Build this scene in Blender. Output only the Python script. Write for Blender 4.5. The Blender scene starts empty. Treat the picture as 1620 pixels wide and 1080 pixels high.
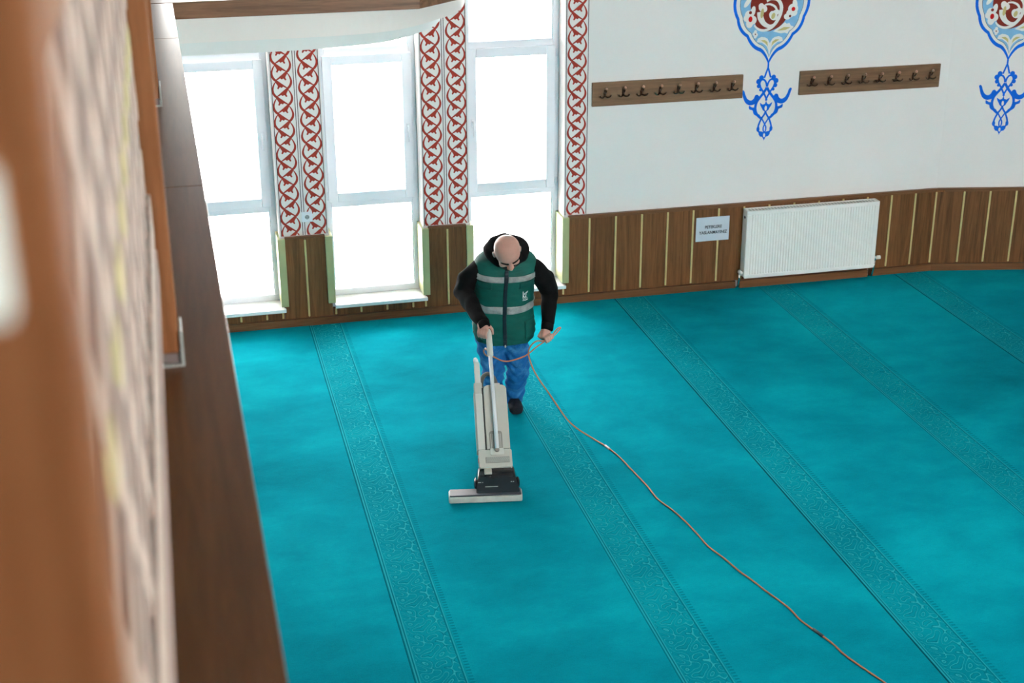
import bpy, bmesh, math, random
from mathutils import Vector, Matrix, noise as mnoise
random.seed(7)
PI = math.pi
C = bpy.context.scene.collection
scene = bpy.context.scene

# ------------------------------------------------------------------ camera, sky, exposure
CAM = Vector((0.0, -11.0899, 4.2928))
cam_data = bpy.data.cameras.new('camera')
cam = bpy.data.objects.new('camera', cam_data)
C.objects.link(cam)
RT = Vector((0.97296235, -0.23091399, -0.00479609))
UP = Vector((0.0910198, 0.36426397, 0.92683718))
FW = Vector((0.21227263, 0.90221422, -0.37543287))
M = Matrix((RT, UP, -FW)).transposed().to_4x4()
M.translation = CAM
cam.matrix_world = M
cam_data.sensor_width = 36.0
cam_data.lens = 2307.48 / 1620 * 36
cam_data.clip_start = 0.02
cam_data.dof.use_dof = True
cam_data.dof.focus_distance = 9.3
cam_data.dof.aperture_fstop = 3.6
scene.camera = cam

world = bpy.data.worlds.new('overcast_sky')
scene.world = world
world.use_nodes = True
bg = world.node_tree.nodes['Background']
bg.inputs['Color'].default_value = (1.0, 0.98, 0.95, 1)
bg.inputs['Strength'].default_value = 10.0

scene.view_settings.view_transform = 'Standard'
scene.view_settings.look = 'None'
scene.view_settings.exposure = 1.42
scene.view_settings.gamma = 1.0
scene.view_settings.use_curve_mapping = False


# ------------------------------------------------------------------ node helpers
class NT:
    def __init__(self, name):
        self.mat = bpy.data.materials.new(name)
        self.mat.use_nodes = True
        self.t = self.mat.node_tree
        self.b = self.t.nodes['Principled BSDF']

    def n(self, kind, **kw):
        nd = self.t.nodes.new(kind)
        for k, v in kw.items():
            setattr(nd, k, v)
        return nd

    def put(self, sock, v):
        if isinstance(v, bpy.types.NodeSocket):
            self.t.links.new(v, sock)
        else:
            sock.default_value = v

    def m(self, op, a, b=0.0, c=0.0):
        nd = self.n('ShaderNodeMath', operation=op)
        self.put(nd.inputs[0], a)
        self.put(nd.inputs[1], b)
        self.put(nd.inputs[2], c)
        return nd.outputs[0]

    def coord(self, scale=(1, 1, 1), out='Object'):
        tc = self.n('ShaderNodeTexCoord')
        mp = self.n('ShaderNodeMapping')
        mp.inputs['Scale'].default_value = scale
        self.t.links.new(tc.outputs[out], mp.inputs['Vector'])
        return mp.outputs[0]

    def noise(self, vec, scale, detail=3.0, rough=0.55, dist=0.0):
        nd = self.n('ShaderNodeTexNoise')
        self.t.links.new(vec, nd.inputs['Vector'])
        nd.inputs['Scale'].default_value = scale
        nd.inputs['Detail'].default_value = detail
        nd.inputs['Roughness'].default_value = rough
        nd.inputs['Distortion'].default_value = dist
        return nd.outputs['Fac']

    def ramp(self, fac, stops):
        nd = self.n('ShaderNodeValToRGB')
        e = nd.color_ramp.elements
        while len(e) < len(stops):
            e.new(0.5)
        for el, (p, c) in zip(e, stops):
            el.position = p
            el.color = (*c, 1)
        self.t.links.new(fac, nd.inputs['Fac'])
        return nd.outputs['Color']

    def mix(self, fac, a, b, mode='MIX'):
        nd = self.n('ShaderNodeMix', data_type='RGBA', blend_type=mode)
        self.put(nd.inputs[0], fac)
        for s, v in ((nd.inputs[6], a), (nd.inputs[7], b)):
            self.put(s, (*v, 1) if isinstance(v, tuple) else v)
        return nd.outputs[2]

    def bump(self, h, strength=0.3, dist=0.005):
        nd = self.n('ShaderNodeBump')
        nd.inputs['Strength'].default_value = strength
        nd.inputs['Distance'].default_value = dist
        self.t.links.new(h, nd.inputs['Height'])
        self.t.links.new(nd.outputs[0], self.b.inputs['Normal'])

    def base(self, c, rough=0.5, metal=0.0, spec=0.5):
        self.put(self.b.inputs['Base Color'], (*c, 1) if isinstance(c, tuple) else c)
        self.put(self.b.inputs['Roughness'], rough)
        self.b.inputs['Metallic'].default_value = metal
        self.b.inputs['Specular IOR Level'].default_value = spec
        return self.mat


def plain(name, c, rough=0.5, metal=0.0, spec=0.5, nscale=8.0, var=0.06, bump=0.0, bscale=60.0):
    N = NT(name)
    v = N.coord()
    f = N.noise(v, nscale, 4.0)
    lo = tuple(x * (1 - var) for x in c)
    hi = tuple(min(1, x * (1 + var)) for x in c)
    col = N.ramp(f, [(0.3, lo), (0.7, hi)])
    if bump:
        N.bump(N.noise(v, bscale, 3.0), bump, 0.004)
    return N.base(col, rough, metal, spec)


def wood(name, dark, light, axis='z', rough=0.4, spec=0.5, figure=1.0, bump=0.08):
    N = NT(name)
    st = {'z': (14, 14, 0.8), 'x': (0.8, 14, 14), 'y': (14, 0.8, 14)}[axis]
    oi = N.n('ShaderNodeObjectInfo')
    v = N.coord(st)
    add = N.n('ShaderNodeVectorMath', operation='MULTIPLY_ADD')
    N.t.links.new(oi.outputs['Random'], add.inputs[0])
    add.inputs[1].default_value = (37, 53, 71)
    N.t.links.new(v, add.inputs[2])
    vv = add.outputs[0]
    a = N.noise(vv, 1.2, 6.0, 0.6, 1.2 * figure)
    b = N.noise(vv, 6.0, 4.0, 0.7, 0.3)
    f = N.m('ADD', N.m('MULTIPLY', a, 0.65), N.m('MULTIPLY', b, 0.35))
    f = N.m('ADD', f, N.m('MULTIPLY', N.m('SUBTRACT', oi.outputs['Random'], 0.5), 0.12))
    mid = tuple((x + y) / 2 for x, y in zip(dark, light))
    col = N.ramp(f, [(0.36, dark), (0.5, mid), (0.64, light)])
    if bump:
        N.bump(b, bump, 0.002)
    return N.base(col, rough, 0, spec)


# ------------------------------------------------------------------ mesh helpers
class MB:
    def __init__(self):
        self.v = []
        self.f = []

    def add(self, verts, faces):
        o = len(self.v)
        self.v += [Vector(p) for p in verts]
        self.f += [tuple(i + o for i in f) for f in faces]
        return self

    def box(self, x0, x1, y0, y1, z0, z1):
        return self.add([(x0, y0, z0), (x1, y0, z0), (x1, y1, z0), (x0, y1, z0),
                         (x0, y0, z1), (x1, y0, z1), (x1, y1, z1), (x0, y1, z1)],
                        [(0, 3, 2, 1), (4, 5, 6, 7), (0, 1, 5, 4), (1, 2, 6, 5), (2, 3, 7, 6), (3, 0, 4, 7)])

    def prism(self, poly, y0, y1):
        """polygon in xz, extruded from y0 (front, facing -y) to y1; any winding"""
        ar = sum(poly[i][0] * poly[(i + 1) % len(poly)][1] - poly[(i + 1) % len(poly)][0] * poly[i][1] for i in range(len(poly)))
        if ar < 0:
            poly = poly[::-1]
        n = len(poly)
        vs = [(x, y0, z) for x, z in poly] + [(x, y1, z) for x, z in poly]
        fs = [tuple(range(n)), tuple(range(2 * n - 1, n - 1, -1))]
        fs += [(i, i + n, (i + 1) % n + n, (i + 1) % n) for i in range(n)]
        return self.add(vs, fs)

    def plan(self, poly, z0, z1):
        """polygon in xy, extruded in z"""
        ar = sum(poly[i][0] * poly[(i + 1) % len(poly)][1] - poly[(i + 1) % len(poly)][0] * poly[i][1] for i in range(len(poly)))
        if ar < 0:
            poly = poly[::-1]
        n = len(poly)
        vs = [(x, y, z0) for x, y in poly] + [(x, y, z1) for x, y in poly]
        fs = [tuple(range(n - 1, -1, -1)), tuple(range(n, 2 * n))]
        fs += [(i, (i + 1) % n, (i + 1) % n + n, i + n) for i in range(n)]
        return self.add(vs, fs)

    def tube(self, pts, r, n=10, cap=True):
        pts = [Vector(p) for p in pts]
        rs = r if isinstance(r, (list, tuple)) else [r] * len(pts)
        ref = Vector((0, 0, 1))
        rings = []
        t0 = (pts[1] - pts[0]).normalized()
        if abs(t0.dot(ref)) > 0.9:
            ref = Vector((0, 1, 0))
        u = (ref - t0 * ref.dot(t0)).normalized()
        for i, p in enumerate(pts):
            a = pts[max(i - 1, 0)]
            b = pts[min(i + 1, len(pts) - 1)]
            t = (b - a).normalized()
            u = (u - t * u.dot(t)).normalized()
            w = t.cross(u)
            rings.append([p + (u * math.cos(2 * PI * k / n) + w * math.sin(2 * PI * k / n)) * rs[i] for k in range(n)])
        vs = [q for rg in rings for q in rg]
        fs = []
        for i in range(len(pts) - 1):
            for k in range(n):
                fs.append((i * n + k, i * n + (k + 1) % n, (i + 1) * n + (k + 1) % n, (i + 1) * n + k))
        if cap:
            fs.append(tuple(range(n - 1, -1, -1)))
            fs.append(tuple(range((len(pts) - 1) * n, len(pts) * n)))
        return self.add(vs, fs)

    def ell(self, c, r, rot=None, nu=20, nv=12):
        c = Vector(c)
        vs = []
        for j in range(1, nv):
            ph = PI * j / nv
            for i in range(nu):
                th = 2 * PI * i / nu
                vs.append(Vector((r[0] * math.sin(ph) * math.cos(th), r[1] * math.sin(ph) * math.sin(th), r[2] * math.cos(ph))))
        vs += [Vector((0, 0, r[2])), Vector((0, 0, -r[2]))]
        top, bot = len(vs) - 2, len(vs) - 1
        fs = []
        for j in range(nv - 2):
            for i in range(nu):
                a, b = j * nu + i, j * nu + (i + 1) % nu
                fs.append((a, a + nu, b + nu, b))
        for i in range(nu):
            fs.append((top, i, (i + 1) % nu))
            fs.append((bot, (nv - 2) * nu + (i + 1) % nu, (nv - 2) * nu + i))
        if rot is not None:
            vs = [rot @ q for q in vs]
        return self.add([q + c for q in vs], fs)

    def chain(self, pts, rs):
        """capsule chain with spheres at the joints"""
        pts = [Vector(p) for p in pts]
        for p, r in zip(pts, rs):
            self.ell(p, (r, r, r), None, 16, 10)
        for i in range(len(pts) - 1):
            self.tube([pts[i], pts[i + 1]], [rs[i], rs[i + 1]], 16)
        return self

    def loft(self, rings, n=32, e=2.4):
        """rings: (centre, ex vector, ey vector) closed ends"""
        vs = []
        for c, ex, ey in rings:
            c, ex, ey = Vector(c), Vector(ex), Vector(ey)
            for k in range(n):
                a = 2 * PI * k / n
                ca, sa = math.cos(a), math.sin(a)
                vs.append(c + ex * (abs(ca) ** (2 / e) * (1 if ca >= 0 else -1)) + ey * (abs(sa) ** (2 / e) * (1 if sa >= 0 else -1)))
        fs = []
        m = len(rings)
        for i in range(m - 1):
            for k in range(n):
                fs.append((i * n + k, i * n + (k + 1) % n, (i + 1) * n + (k + 1) % n, (i + 1) * n + k))
        fs.append(tuple(range(n - 1, -1, -1)))
        fs.append(tuple(range((m - 1) * n, m * n)))
        return self.add(vs, fs)

    def xform(self, mtx):
        self.v = [mtx @ p for p in self.v]
        return self

    def mesh(self, name, smooth=False):
        me = bpy.data.meshes.new(name)
        me.from_pydata([tuple(p) for p in self.v], [], self.f)
        me.update()
        if smooth:
            me.polygons.foreach_set('use_smooth', [True] * len(me.polygons))
        return me

    def build(self, name, mat, parent=None, smooth=False, bevel=0.0, seg=2, loc=None):
        if loc is not None:
            loc = Vector(loc)
            self.v = [p - loc for p in self.v]
        me = self.mesh(name, smooth)
        return link(name, me, mat, parent, bevel, seg, loc)


def link(name, me, mat, parent=None, bevel=0.0, seg=2, loc=None):
    if mat is not None:
        me.materials.clear()
        me.materials.append(mat)
    o = bpy.data.objects.new(name, me)
    C.objects.link(o)
    if loc is not None:
        o.location = loc
    if parent is not None:
        o.parent = parent
    if bevel:
        md = o.modifiers.new('bevel', 'BEVEL')
        md.width = bevel
        md.segments = seg
        md.limit_method = 'ANGLE'
        md.angle_limit = math.radians(40)
        if hasattr(me, 'shade_smooth') and seg > 1:
            me.polygons.foreach_set('use_smooth', [True] * len(me.polygons))
            md.harden_normals = True
    return o


def remesh(mb, name, voxel, smooth=6, fac=0.5):
    me = mb.mesh(name + '_raw')
    o = bpy.data.objects.new(name + '_raw', me)
    C.objects.link(o)
    r = o.modifiers.new('r', 'REMESH')
    r.mode = 'VOXEL'
    r.voxel_size = voxel
    if smooth:
        s = o.modifiers.new('s', 'SMOOTH')
        s.iterations = smooth
        s.factor = fac
    dg = bpy.context.evaluated_depsgraph_get()
    dg.update()
    out = bpy.data.meshes.new_from_object(o.evaluated_get(dg))
    bpy.data.objects.remove(o)
    bpy.data.meshes.remove(me)
    out.name = name
    out.polygons.foreach_set('use_smooth', [True] * len(out.polygons))
    return out


def wrinkle(me, fn, zmin=None):
    n = len(me.vertices)
    co = [0.0] * (3 * n)
    no = [0.0] * (3 * n)
    me.vertices.foreach_get('co', co)
    me.vertices.foreach_get('normal', no)
    for i in range(n):
        k = 3 * i
        w = fn(Vector(co[k:k + 3]))
        co[k] += no[k] * w
        co[k + 1] += no[k + 1] * w
        co[k + 2] += no[k + 2] * w
        if zmin is not None and co[k + 2] < zmin:
            co[k + 2] = zmin + (co[k + 2] - zmin) * 0.05
    me.vertices.foreach_set('co', co)
    me.update()


def shift(me, loc):
    me.transform(Matrix.Translation(-Vector(loc)))
    return me


def tag(o, label=None, cat=None, group=None, kind=None):
    if label:
        o['label'] = label
    if cat:
        o['category'] = cat
    if group:
        o['group'] = group
    if kind:
        o['kind'] = kind
    return o


def empty(name, loc, rotz=0.0, label=None, cat=None, group=None):
    o = bpy.data.objects.new(name, None)
    o.empty_display_size = 0.1
    C.objects.link(o)
    o.location = loc
    o.rotation_euler = (0, 0, rotz)
    return tag(o, label, cat, group)


def share(o, parent, loc=None):
    """copy of one object sharing its mesh"""
    c = o.copy()
    C.objects.link(c)
    c.parent = parent
    if loc is not None:
        c.location = loc
    return c


def ribbon(pts, ws):
    """2-D ribbon polygon round a centreline"""
    if not isinstance(ws, (list, tuple)):
        ws = [ws] * len(pts)
    L, R = [], []
    for i, (x, y) in enumerate(pts):
        a = pts[max(0, i - 1)]
        b = pts[min(len(pts) - 1, i + 1)]
        dx, dy = b[0] - a[0], b[1] - a[1]
        d = math.hypot(dx, dy) or 1
        nx, ny = -dy / d, dx / d
        h = ws[i] / 2
        L.append((x + nx * h, y + ny * h))
        R.append((x - nx * h, y - ny * h))
    return L + R[::-1]


def spline(pts, sub=6):
    """Catmull-Rom through 2-D or 3-D points"""
    P = [Vector(p) for p in pts]
    out = []
    for i in range(len(P) - 1):
        p0, p1, p2, p3 = P[max(i - 1, 0)], P[i], P[i + 1], P[min(i + 2, len(P) - 1)]
        for k in range(sub):
            t = k / sub
            out.append(0.5 * ((2 * p1) + (p2 - p0) * t + (2 * p0 - 5 * p1 + 4 * p2 - p3) * t * t + (3 * p1 - p0 - 3 * p2 + p3) * t ** 3))
    out.append(P[-1])
    return out


# ------------------------------------------------------------------ materials
M_wall = plain('wall_paint', (0.86, 0.815, 0.795), 0.75, 0, 0.25, 1.5, 0.015, 0.03, 120)
M_wall_warm = plain('fascia_paint', (0.88, 0.83, 0.79), 0.7, 0, 0.25, 2, 0.015)
M_wall_cool = plain('fascia_white_cool', (0.80, 0.82, 0.80), 0.7, 0, 0.25, 2, 0.015)  # cooler white for the lower fascia band
M_upvc = plain('white_window_plastic', (0.84, 0.855, 0.91), 0.3, 0, 0.5, 3, 0.01)
M_sill = plain('white_sill', (0.9, 0.9, 0.9), 0.3, 0, 0.5, 3, 0.01)
M_panel = wood('stained_wood_panel', (0.085, 0.032, 0.010), (0.23, 0.094, 0.034), 'z', 0.5, 0.25, 1.5)
M_rail = wood('stained_wood_rail', (0.11, 0.042, 0.014), (0.22, 0.092, 0.036), 'x', 0.45, 0.35)
M_ledge = wood('polished_ledge_wood', (0.085, 0.028, 0.008), (0.16, 0.056, 0.018), 'y', 0.3, 0.3)
M_post = wood('railing_wood', (0.175, 0.062, 0.022), (0.32, 0.132, 0.055), 'z', 0.6, 0.12)
M_gold = plain('gold_strip', (0.62, 0.50, 0.22), 0.35, 0, 0.5, 6, 0.12)
M_green = plain('pale_green_trim', (0.44, 0.44, 0.22), 0.4, 0, 0.5, 6, 0.06)
M_red = plain('red_vine_paint', (0.43, 0.045, 0.028), 0.7, 0, 0.2, 30, 0.12)
M_line = plain('dark_line_paint', (0.07, 0.045, 0.045), 0.7, 0, 0.2, 30, 0.1)
M_blue = plain('blue_paint', (0.0, 0.14, 0.74), 0.7, 0, 0.2, 20, 0.08)
M_sky = plain('light_blue_paint', (0.24, 0.50, 0.75), 0.7, 0, 0.2, 20, 0.06)
M_maroon = plain('maroon_paint', (0.24, 0.025, 0.015), 0.7, 0, 0.2, 20, 0.1)
M_white = plain('white_paint', (0.86, 0.82, 0.79), 0.7, 0, 0.2, 20, 0.02)
M_cream = plain('cream_yellow_paint', (0.62, 0.52, 0.22), 0.7, 0, 0.2, 20, 0.1)
M_brightred = plain('bright_red_paint', (0.65, 0.01, 0.01), 0.7, 0, 0.2, 20, 0.1)
M_radiator = plain('white_enamel', (0.90, 0.88, 0.84), 0.3, 0, 0.5, 4, 0.01)
M_dark = plain('dark_gap', (0.03, 0.03, 0.03), 0.7, 0, 0.3)
M_chrome = plain('chrome', (0.7, 0.7, 0.7), 0.2, 1.0, 0.5, 10, 0.05)
M_paper = plain('white_paper', (0.62, 0.68, 0.76), 0.8, 0, 0.2, 12, 0.02)
M_ink = plain('black_ink', (0.06, 0.065, 0.08), 0.8, 0, 0.2)
M_bronze = plain('bronze_hook_metal', (0.10, 0.05, 0.03), 0.3, 0.8, 0.5, 60, 0.3)
M_copper = plain('copper_hook_tip', (0.55, 0.28, 0.19), 0.3, 0.6, 0.5, 60, 0.2)
M_steel = plain('satin_steel', (0.50, 0.52, 0.48), 0.35, 0.4, 0.5, 30, 0.1)
M_underlay = plain('dark_underlay', (0.004, 0.05, 0.065), 0.9, 0, 0.1)
M_plaster = plain('plaster', (0.78, 0.80, 0.79), 0.8, 0, 0.2, 2, 0.02)

g = NT('window_glass')
fr = g.n('ShaderNodeFresnel')
fr.inputs['IOR'].default_value = 1.45
tr = g.n('ShaderNodeBsdfTransparent')
gl = g.n('ShaderNodeBsdfGlossy')
gl.inputs['Roughness'].default_value = 0.02
ms = g.n('ShaderNodeMixShader')
g.t.links.new(fr.outputs[0], ms.inputs[0])
g.t.links.new(tr.outputs[0], ms.inputs[1])
g.t.links.new(gl.outputs[0], ms.inputs[2])
g.t.links.new(ms.outputs[0], g.t.nodes['Material Output'].inputs['Surface'])
M_glass = g.mat


# ------------------------------------------------------------------ carpet material
XA, PER, BW = 0.9167, 1.2864, 0.265


def carpet_material():
    N = NT('teal_carpet')
    tc = N.n('ShaderNodeTexCoord')
    sp = N.n('ShaderNodeSeparateXYZ')
    N.t.links.new(tc.outputs['Object'], sp.inputs[0])
    X, Y = sp.outputs[0], sp.outputs[1]
    s = N.m('FLOORED_MODULO', N.m('SUBTRACT', X, XA), PER)

    def line(pos, w):          # 1 on a thin line across the strip coordinate
        return N.m('SUBTRACT', 1.0, N.m('SMOOTH_MIN', 1.0, N.m('DIVIDE', N.m('ABSOLUTE', N.m('SUBTRACT', s, pos)), w), 0.3))

    inband = N.m('MULTIPLY', N.m('GREATER_THAN', s, 0.0), N.m('LESS_THAN', s, BW))
    infl = N.m('MULTIPLY', N.m('GREATER_THAN', s, 0.036), N.m('LESS_THAN', s, 0.246))
    U = N.m('DIVIDE', N.m('SUBTRACT', s, 0.036), 0.21)
    V = N.m('DIVIDE', Y, 0.245)
    tp = 2 * PI
    # arabesque relief: level lines of a periodic field
    sV, cV = N.m('SINE', N.m('MULTIPLY', V, tp)), N.m('COSINE', N.m('MULTIPLY', V, tp))
    s2V = N.m('SINE', N.m('MULTIPLY', V, 2 * tp))
    sU, cU = N.m('SINE', N.m('MULTIPLY', U, tp)), N.m('COSINE', N.m('MULTIPLY', U, tp))
    a = N.m('SINE', N.m('ADD', N.m('MULTIPLY', U, tp * 1.5), N.m('MULTIPLY', sV, 1.5)))
    b = N.m('SINE', N.m('ADD', N.m('MULTIPLY', V, tp * 2), N.m('MULTIPLY', sU, 1.9)))
    c = N.m('MULTIPLY', N.m('COSINE', N.m('ADD', N.m('MULTIPLY', U, tp * 3), N.m('MULTIPLY', cV, 2.2))), 0.45)
    f = N.m('ADD', N.m('ADD', a, b), N.m('ADD', c, N.m('MULTIPLY', s2V, 0.25)))
    vo = N.coord((1, 1, 1))
    f = N.m('ADD', f, N.m('MULTIPLY', N.noise(vo, 26, 2), 0.7))
    fm = N.m('ABSOLUTE', N.m('SUBTRACT', N.m('FRACT', N.m('MULTIPLY', f, 0.6)), 0.5))
    scroll = N.m('SUBTRACT', 1.0, N.m('MINIMUM', 1.0, N.m('DIVIDE', fm, 0.11)))
    fm2 = N.m('ABSOLUTE', N.m('SUBTRACT', N.m('FRACT', N.m('ADD', N.m('MULTIPLY', f, 0.6), 0.13)), 0.5))
    groove = N.m('SUBTRACT', 1.0, N.m('MINIMUM', 1.0, N.m('DIVIDE', fm2, 0.09)))
    scroll = N.m('MULTIPLY', scroll, infl)
    groove = N.m('MULTIPLY', groove, infl)
    lights = N.m('MAXIMUM', line(0.012, 0.006), N.m('MAXIMUM', line(0.026, 0.005), line(0.255, 0.005)))
    darks = N.m('MAXIMUM', line(0.003, 0.006), N.m('MAXIMUM', line(0.019, 0.005), line(0.247, 0.006)))
    tick = N.m('MULTIPLY', N.m('GREATER_THAN', N.m('SINE', N.m('MULTIPLY', Y, tp / 0.026)), 0.1),
               N.m('MULTIPLY', N.m('GREATER_THAN', s, 0.268), N.m('LESS_THAN', s, 0.292)))
    # pile: streaks across the strip, brushed patches
    v1 = N.coord((1, 1, 1))
    patch = N.noise(v1, 0.55, 5, 0.55, 0.3)
    patch2 = N.noise(N.coord((1.6, 2.6, 1)), 1.5, 5, 0.65, 0.2)
    streak = N.noise(N.coord((14, 70, 1)), 2.0, 5, 0.75)
    fine = N.noise(v1, 150, 3, 0.8)
    w = N.m('ADD', N.m('ADD', N.m('MULTIPLY', patch, 0.52), N.m('MULTIPLY', patch2, 0.20)),
            N.m('ADD', N.m('MULTIPLY', streak, 0.13), N.m('MULTIPLY', fine, 0.17)))
    col = N.ramp(w, [(0.37, (0.0008, 0.155, 0.205)), (0.51, (0.001, 0.27, 0.345)), (0.65, (0.0025, 0.42, 0.49))])
    col = N.mix(N.m('MULTIPLY', inband, 0.26), col, (0.001, 0.17, 0.20))
    col = N.mix(N.m('MULTIPLY', scroll, 0.62), col, (0.05, 0.50, 0.54))
    col = N.mix(N.m('MULTIPLY', groove, 0.55), col, (0.0, 0.12, 0.16))
    col = N.mix(N.m('MULTIPLY', lights, 0.5), col, (0.05, 0.50, 0.55))
    col = N.mix(N.m('MULTIPLY', darks, 0.75), col, (0.0, 0.10, 0.135))
    col = N.mix(N.m('MULTIPLY', tick, 0.5), col, (0.0, 0.12, 0.16))
    h = N.m('ADD', N.m('SUBTRACT', N.m('MULTIPLY', scroll, 0.5), N.m('MULTIPLY', N.m('MAXIMUM', groove, darks), 0.8)), N.m('MULTIPLY', fine, 0.6))
    N.bump(h, 0.35, 0.004)
    return N.base(col, 1.0, 0, 0.015)


M_carpet = carpet_material()
# ------------------------------------------------------------------ setting
fl = MB().box(-4.2, 12.5, -14.5, 0.05, -0.25, -0.004).build('floor', M_underlay)
tag(fl, 'screed floor under the teal carpet', kind='structure')

# carpet strips, two prayer rows wide, laid side by side
edges = [-4.1, XA - 2 * PER, XA, XA + 2 * PER, XA + 4 * PER, XA + 6 * PER, 12.3]
carpet_labels = [
    'teal carpet strip furthest left, beneath the gallery',
    'teal carpet strip left of the cleaner, under the gallery ledge and the first window',
    'teal carpet strip on which the man stands and vacuums',
    'teal carpet strip in front of the white radiator, with one patterned band along its seam',
    'teal carpet strip in the far right corner below the angled wall',
    'teal carpet strip furthest right, along the angled wall']
ANG = math.radians(11.8)
cw, sw = math.cos(ANG), math.sin(ANG)


def wall_y(x):
    return -0.03 if x < 6.41 else -0.03 - (x - 6.41) * math.tan(ANG)


for i in range(1, 5):
    x0, x1 = edges[i] + (0.0035 if i > 2 else 0.001), edges[i + 1] - (0.0035 if i > 1 else 0.001)
    xs = [x0] + ([6.41] if x0 < 6.41 < x1 else []) + [x1]
    poly = [(x0, -14.0), (x1, -14.0)] + [(x, wall_y(x)) for x in xs[::-1]]
    o = MB().plan(poly, -0.004, 0.0).build('carpet_strip', M_carpet)
    tag(o, carpet_labels[i], 'carpet', 'teal carpet strips')

# ---- back wall with three window openings
WIN = [(-0.05, 0.732), (1.12, 1.88), (2.262, 3.05)]
Z0, Z1, WT = 0.13, 2.95, 5.4
w = MB()
xs = [-4.2, WIN[0][0], WIN[0][1], WIN[1][0], WIN[1][1], WIN[2][0], WIN[2][1], 6.41]
for i in range(0, 8, 2):
    w.box(xs[i], xs[i + 1], 0, 0.3, -0.25, WT)
for a, b in WIN:
    w.box(a, b, 0, 0.3, -0.25, Z0)
    w.box(a, b, 0, 0.3, Z1, 3.10)
    w.box(a, b, 0, 0.3, 3.52, WT)
ZU0, ZU1 = 3.10, 3.52
wall_back = tag(w.build('wall_back', M_wall), kind='structure')

wr = MB().box(0, 6.3, 0, 0.3, -0.25, WT)
wall_right = wr.build('wall_right', M_wall)
wall_right.location = (6.41, 0, 0)
wall_right.rotation_euler = (0, 0, -ANG)
tag(wall_right, kind='structure')


# ---- wainscot: single boards, gold strips, cap, all parts of their wall
def wainscot(parent, joints, z0, z1, gold=True):
    for i in range(len(joints) - 1):
        a, b = joints[i], joints[i + 1]
        MB().box(a + 0.0012, b - 0.0012, -0.026, -0.001, z0, z1).build('wood_panel', M_panel, parent, bevel=0.0015, seg=1)
    if gold:
        for x in joints[1:-1]:
            MB().box(x - 0.008, x + 0.008, -0.033, -0.0262, z0 + 0.012, z1 - 0.012).build('gold_strip', M_gold, parent, bevel=0.002, seg=1)


def strip(parent, x, z0, z1):
    MB().box(x - 0.008, x + 0.008, -0.033, -0.0262, z0, z1).build('gold_strip', M_gold, parent, bevel=0.002, seg=1)


ZB, ZC = 0.062, 0.733
piers = [(0.732, 1.12), (1.88, 2.262)]
for a, b in piers:
    wainscot(wall_back, [a + 0.0, (a + b) / 2, b - 0.0], ZB, ZC)
    MB().box(a + 0.036, b - 0.036, -0.036, -0.001, ZC, 0.75).build('cap_rail', M_rail, wall_back, bevel=0.004)
gs = [3.05] + [3.265 + 0.2262 * n for n in range(14)] + [6.41]
wainscot(wall_back, gs, ZB, ZC)
strip(wall_back, 6.402, ZB + 0.012, ZC - 0.012)
MB().box(3.086, 6.41, -0.036, -0.001, ZC, 0.75).build('cap_rail', M_rail, wall_back, bevel=0.004)
MB().box(3.086, 6.40, -0.030, -0.0262, ZC - 0.014, ZC).build('cap_moulding', M_rail, wall_back, bevel=0.003)
for (a, b), js in zip(WIN, [[0.385 - 0.21, 0.385, 0.59], [1.348, 1.561, 1.775], [2.47, 2.68, 2.89]]):
    wainscot(wall_back, [a] + js + [b], ZB, 0.128)
for x in (0.717, 1.143, 1.88, 2.285, 3.045):
    strip(wall_back, x, ZB + 0.01, 0.126 if x not in (1.88,) else 0.15)
gr = [0.0] + [0.016 + 0.2285 * n for n in range(1, 26)] + [6.2]
wainscot(wall_right, gr, ZB, ZC)
MB().box(0.006, 6.2, -0.036, -0.001, ZC, 0.75).build('cap_rail', M_rail, wall_right, bevel=0.004)
MB().box(0.006, 6.2, -0.030, -0.0262, ZC - 0.014, ZC).build('cap_moulding', M_rail, wall_right, bevel=0.003)
MB().box(-0.022, 0.07, -0.034, -0.0265, ZC - 0.013, ZC + 0.001).build('repair_strip', M_post, wall_right, bevel=0.002)

# baseboards
tag(MB().box(-4.2, 4.575, -0.05, -0.001, 0.0, ZB).build('baseboard_back', M_rail, bevel=0.004), kind='structure')
tag(MB().box(4.605, 5.80, -0.062, -0.001, 0.0, ZB + 0.004).build('baseboard_back_radiator', M_rail, bevel=0.004), kind='structure')
tag(MB().box(5.83, 6.41, -0.05, -0.001, 0.0, ZB).build('baseboard_back_corner', M_rail, bevel=0.004), kind='structure')
o = MB().box(0.010, 6.2, -0.05, -0.001, 0.0, ZB).build('baseboard_right', M_rail, bevel=0.004)
o.location = wall_right.location
o.rotation_euler = wall_right.rotation_euler
tag(o, kind='structure')

# pale green trim wrapping the window edges beside the boards (right edge, left edge)
for wx, side in ((0.732, 1), (1.12, -1), (1.88, 1), (2.262, -1), (3.05, 1)):
    m = MB()
    a, b = (wx - 0.022, wx + 0.036) if side > 0 else (wx - 0.036, wx + 0.022)
    m.box(a, b, -0.052, -0.027, 0.178, 0.742)
    if side > 0:
        m.box(wx - 0.022, wx - 0.001, -0.027, 0.178, 0.178, 0.742)
    else:
        m.box(wx + 0.001, wx + 0.022, -0.027, 0.178, 0.178, 0.742)
    m.build('green_trim', M_green, wall_back, bevel=0.0015, seg=1)

# ---- windows (structure): outer frame, transom, sash, panes, handle, hinges, sill
YF = 0.17


def frame_ring(m, x0, x1, z0, z1, t, y0, y1):
    m.box(x0, x0 + t, y0, y1, z0, z1)
    m.box(x1 - t, x1, y0, y1, z0, z1)
    m.box(x0 + t, x1 - t, y0, y1, z0, z0 + t)
    m.box(x0 + t, x1 - t, y0, y1, z1 - t, z1)


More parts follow.
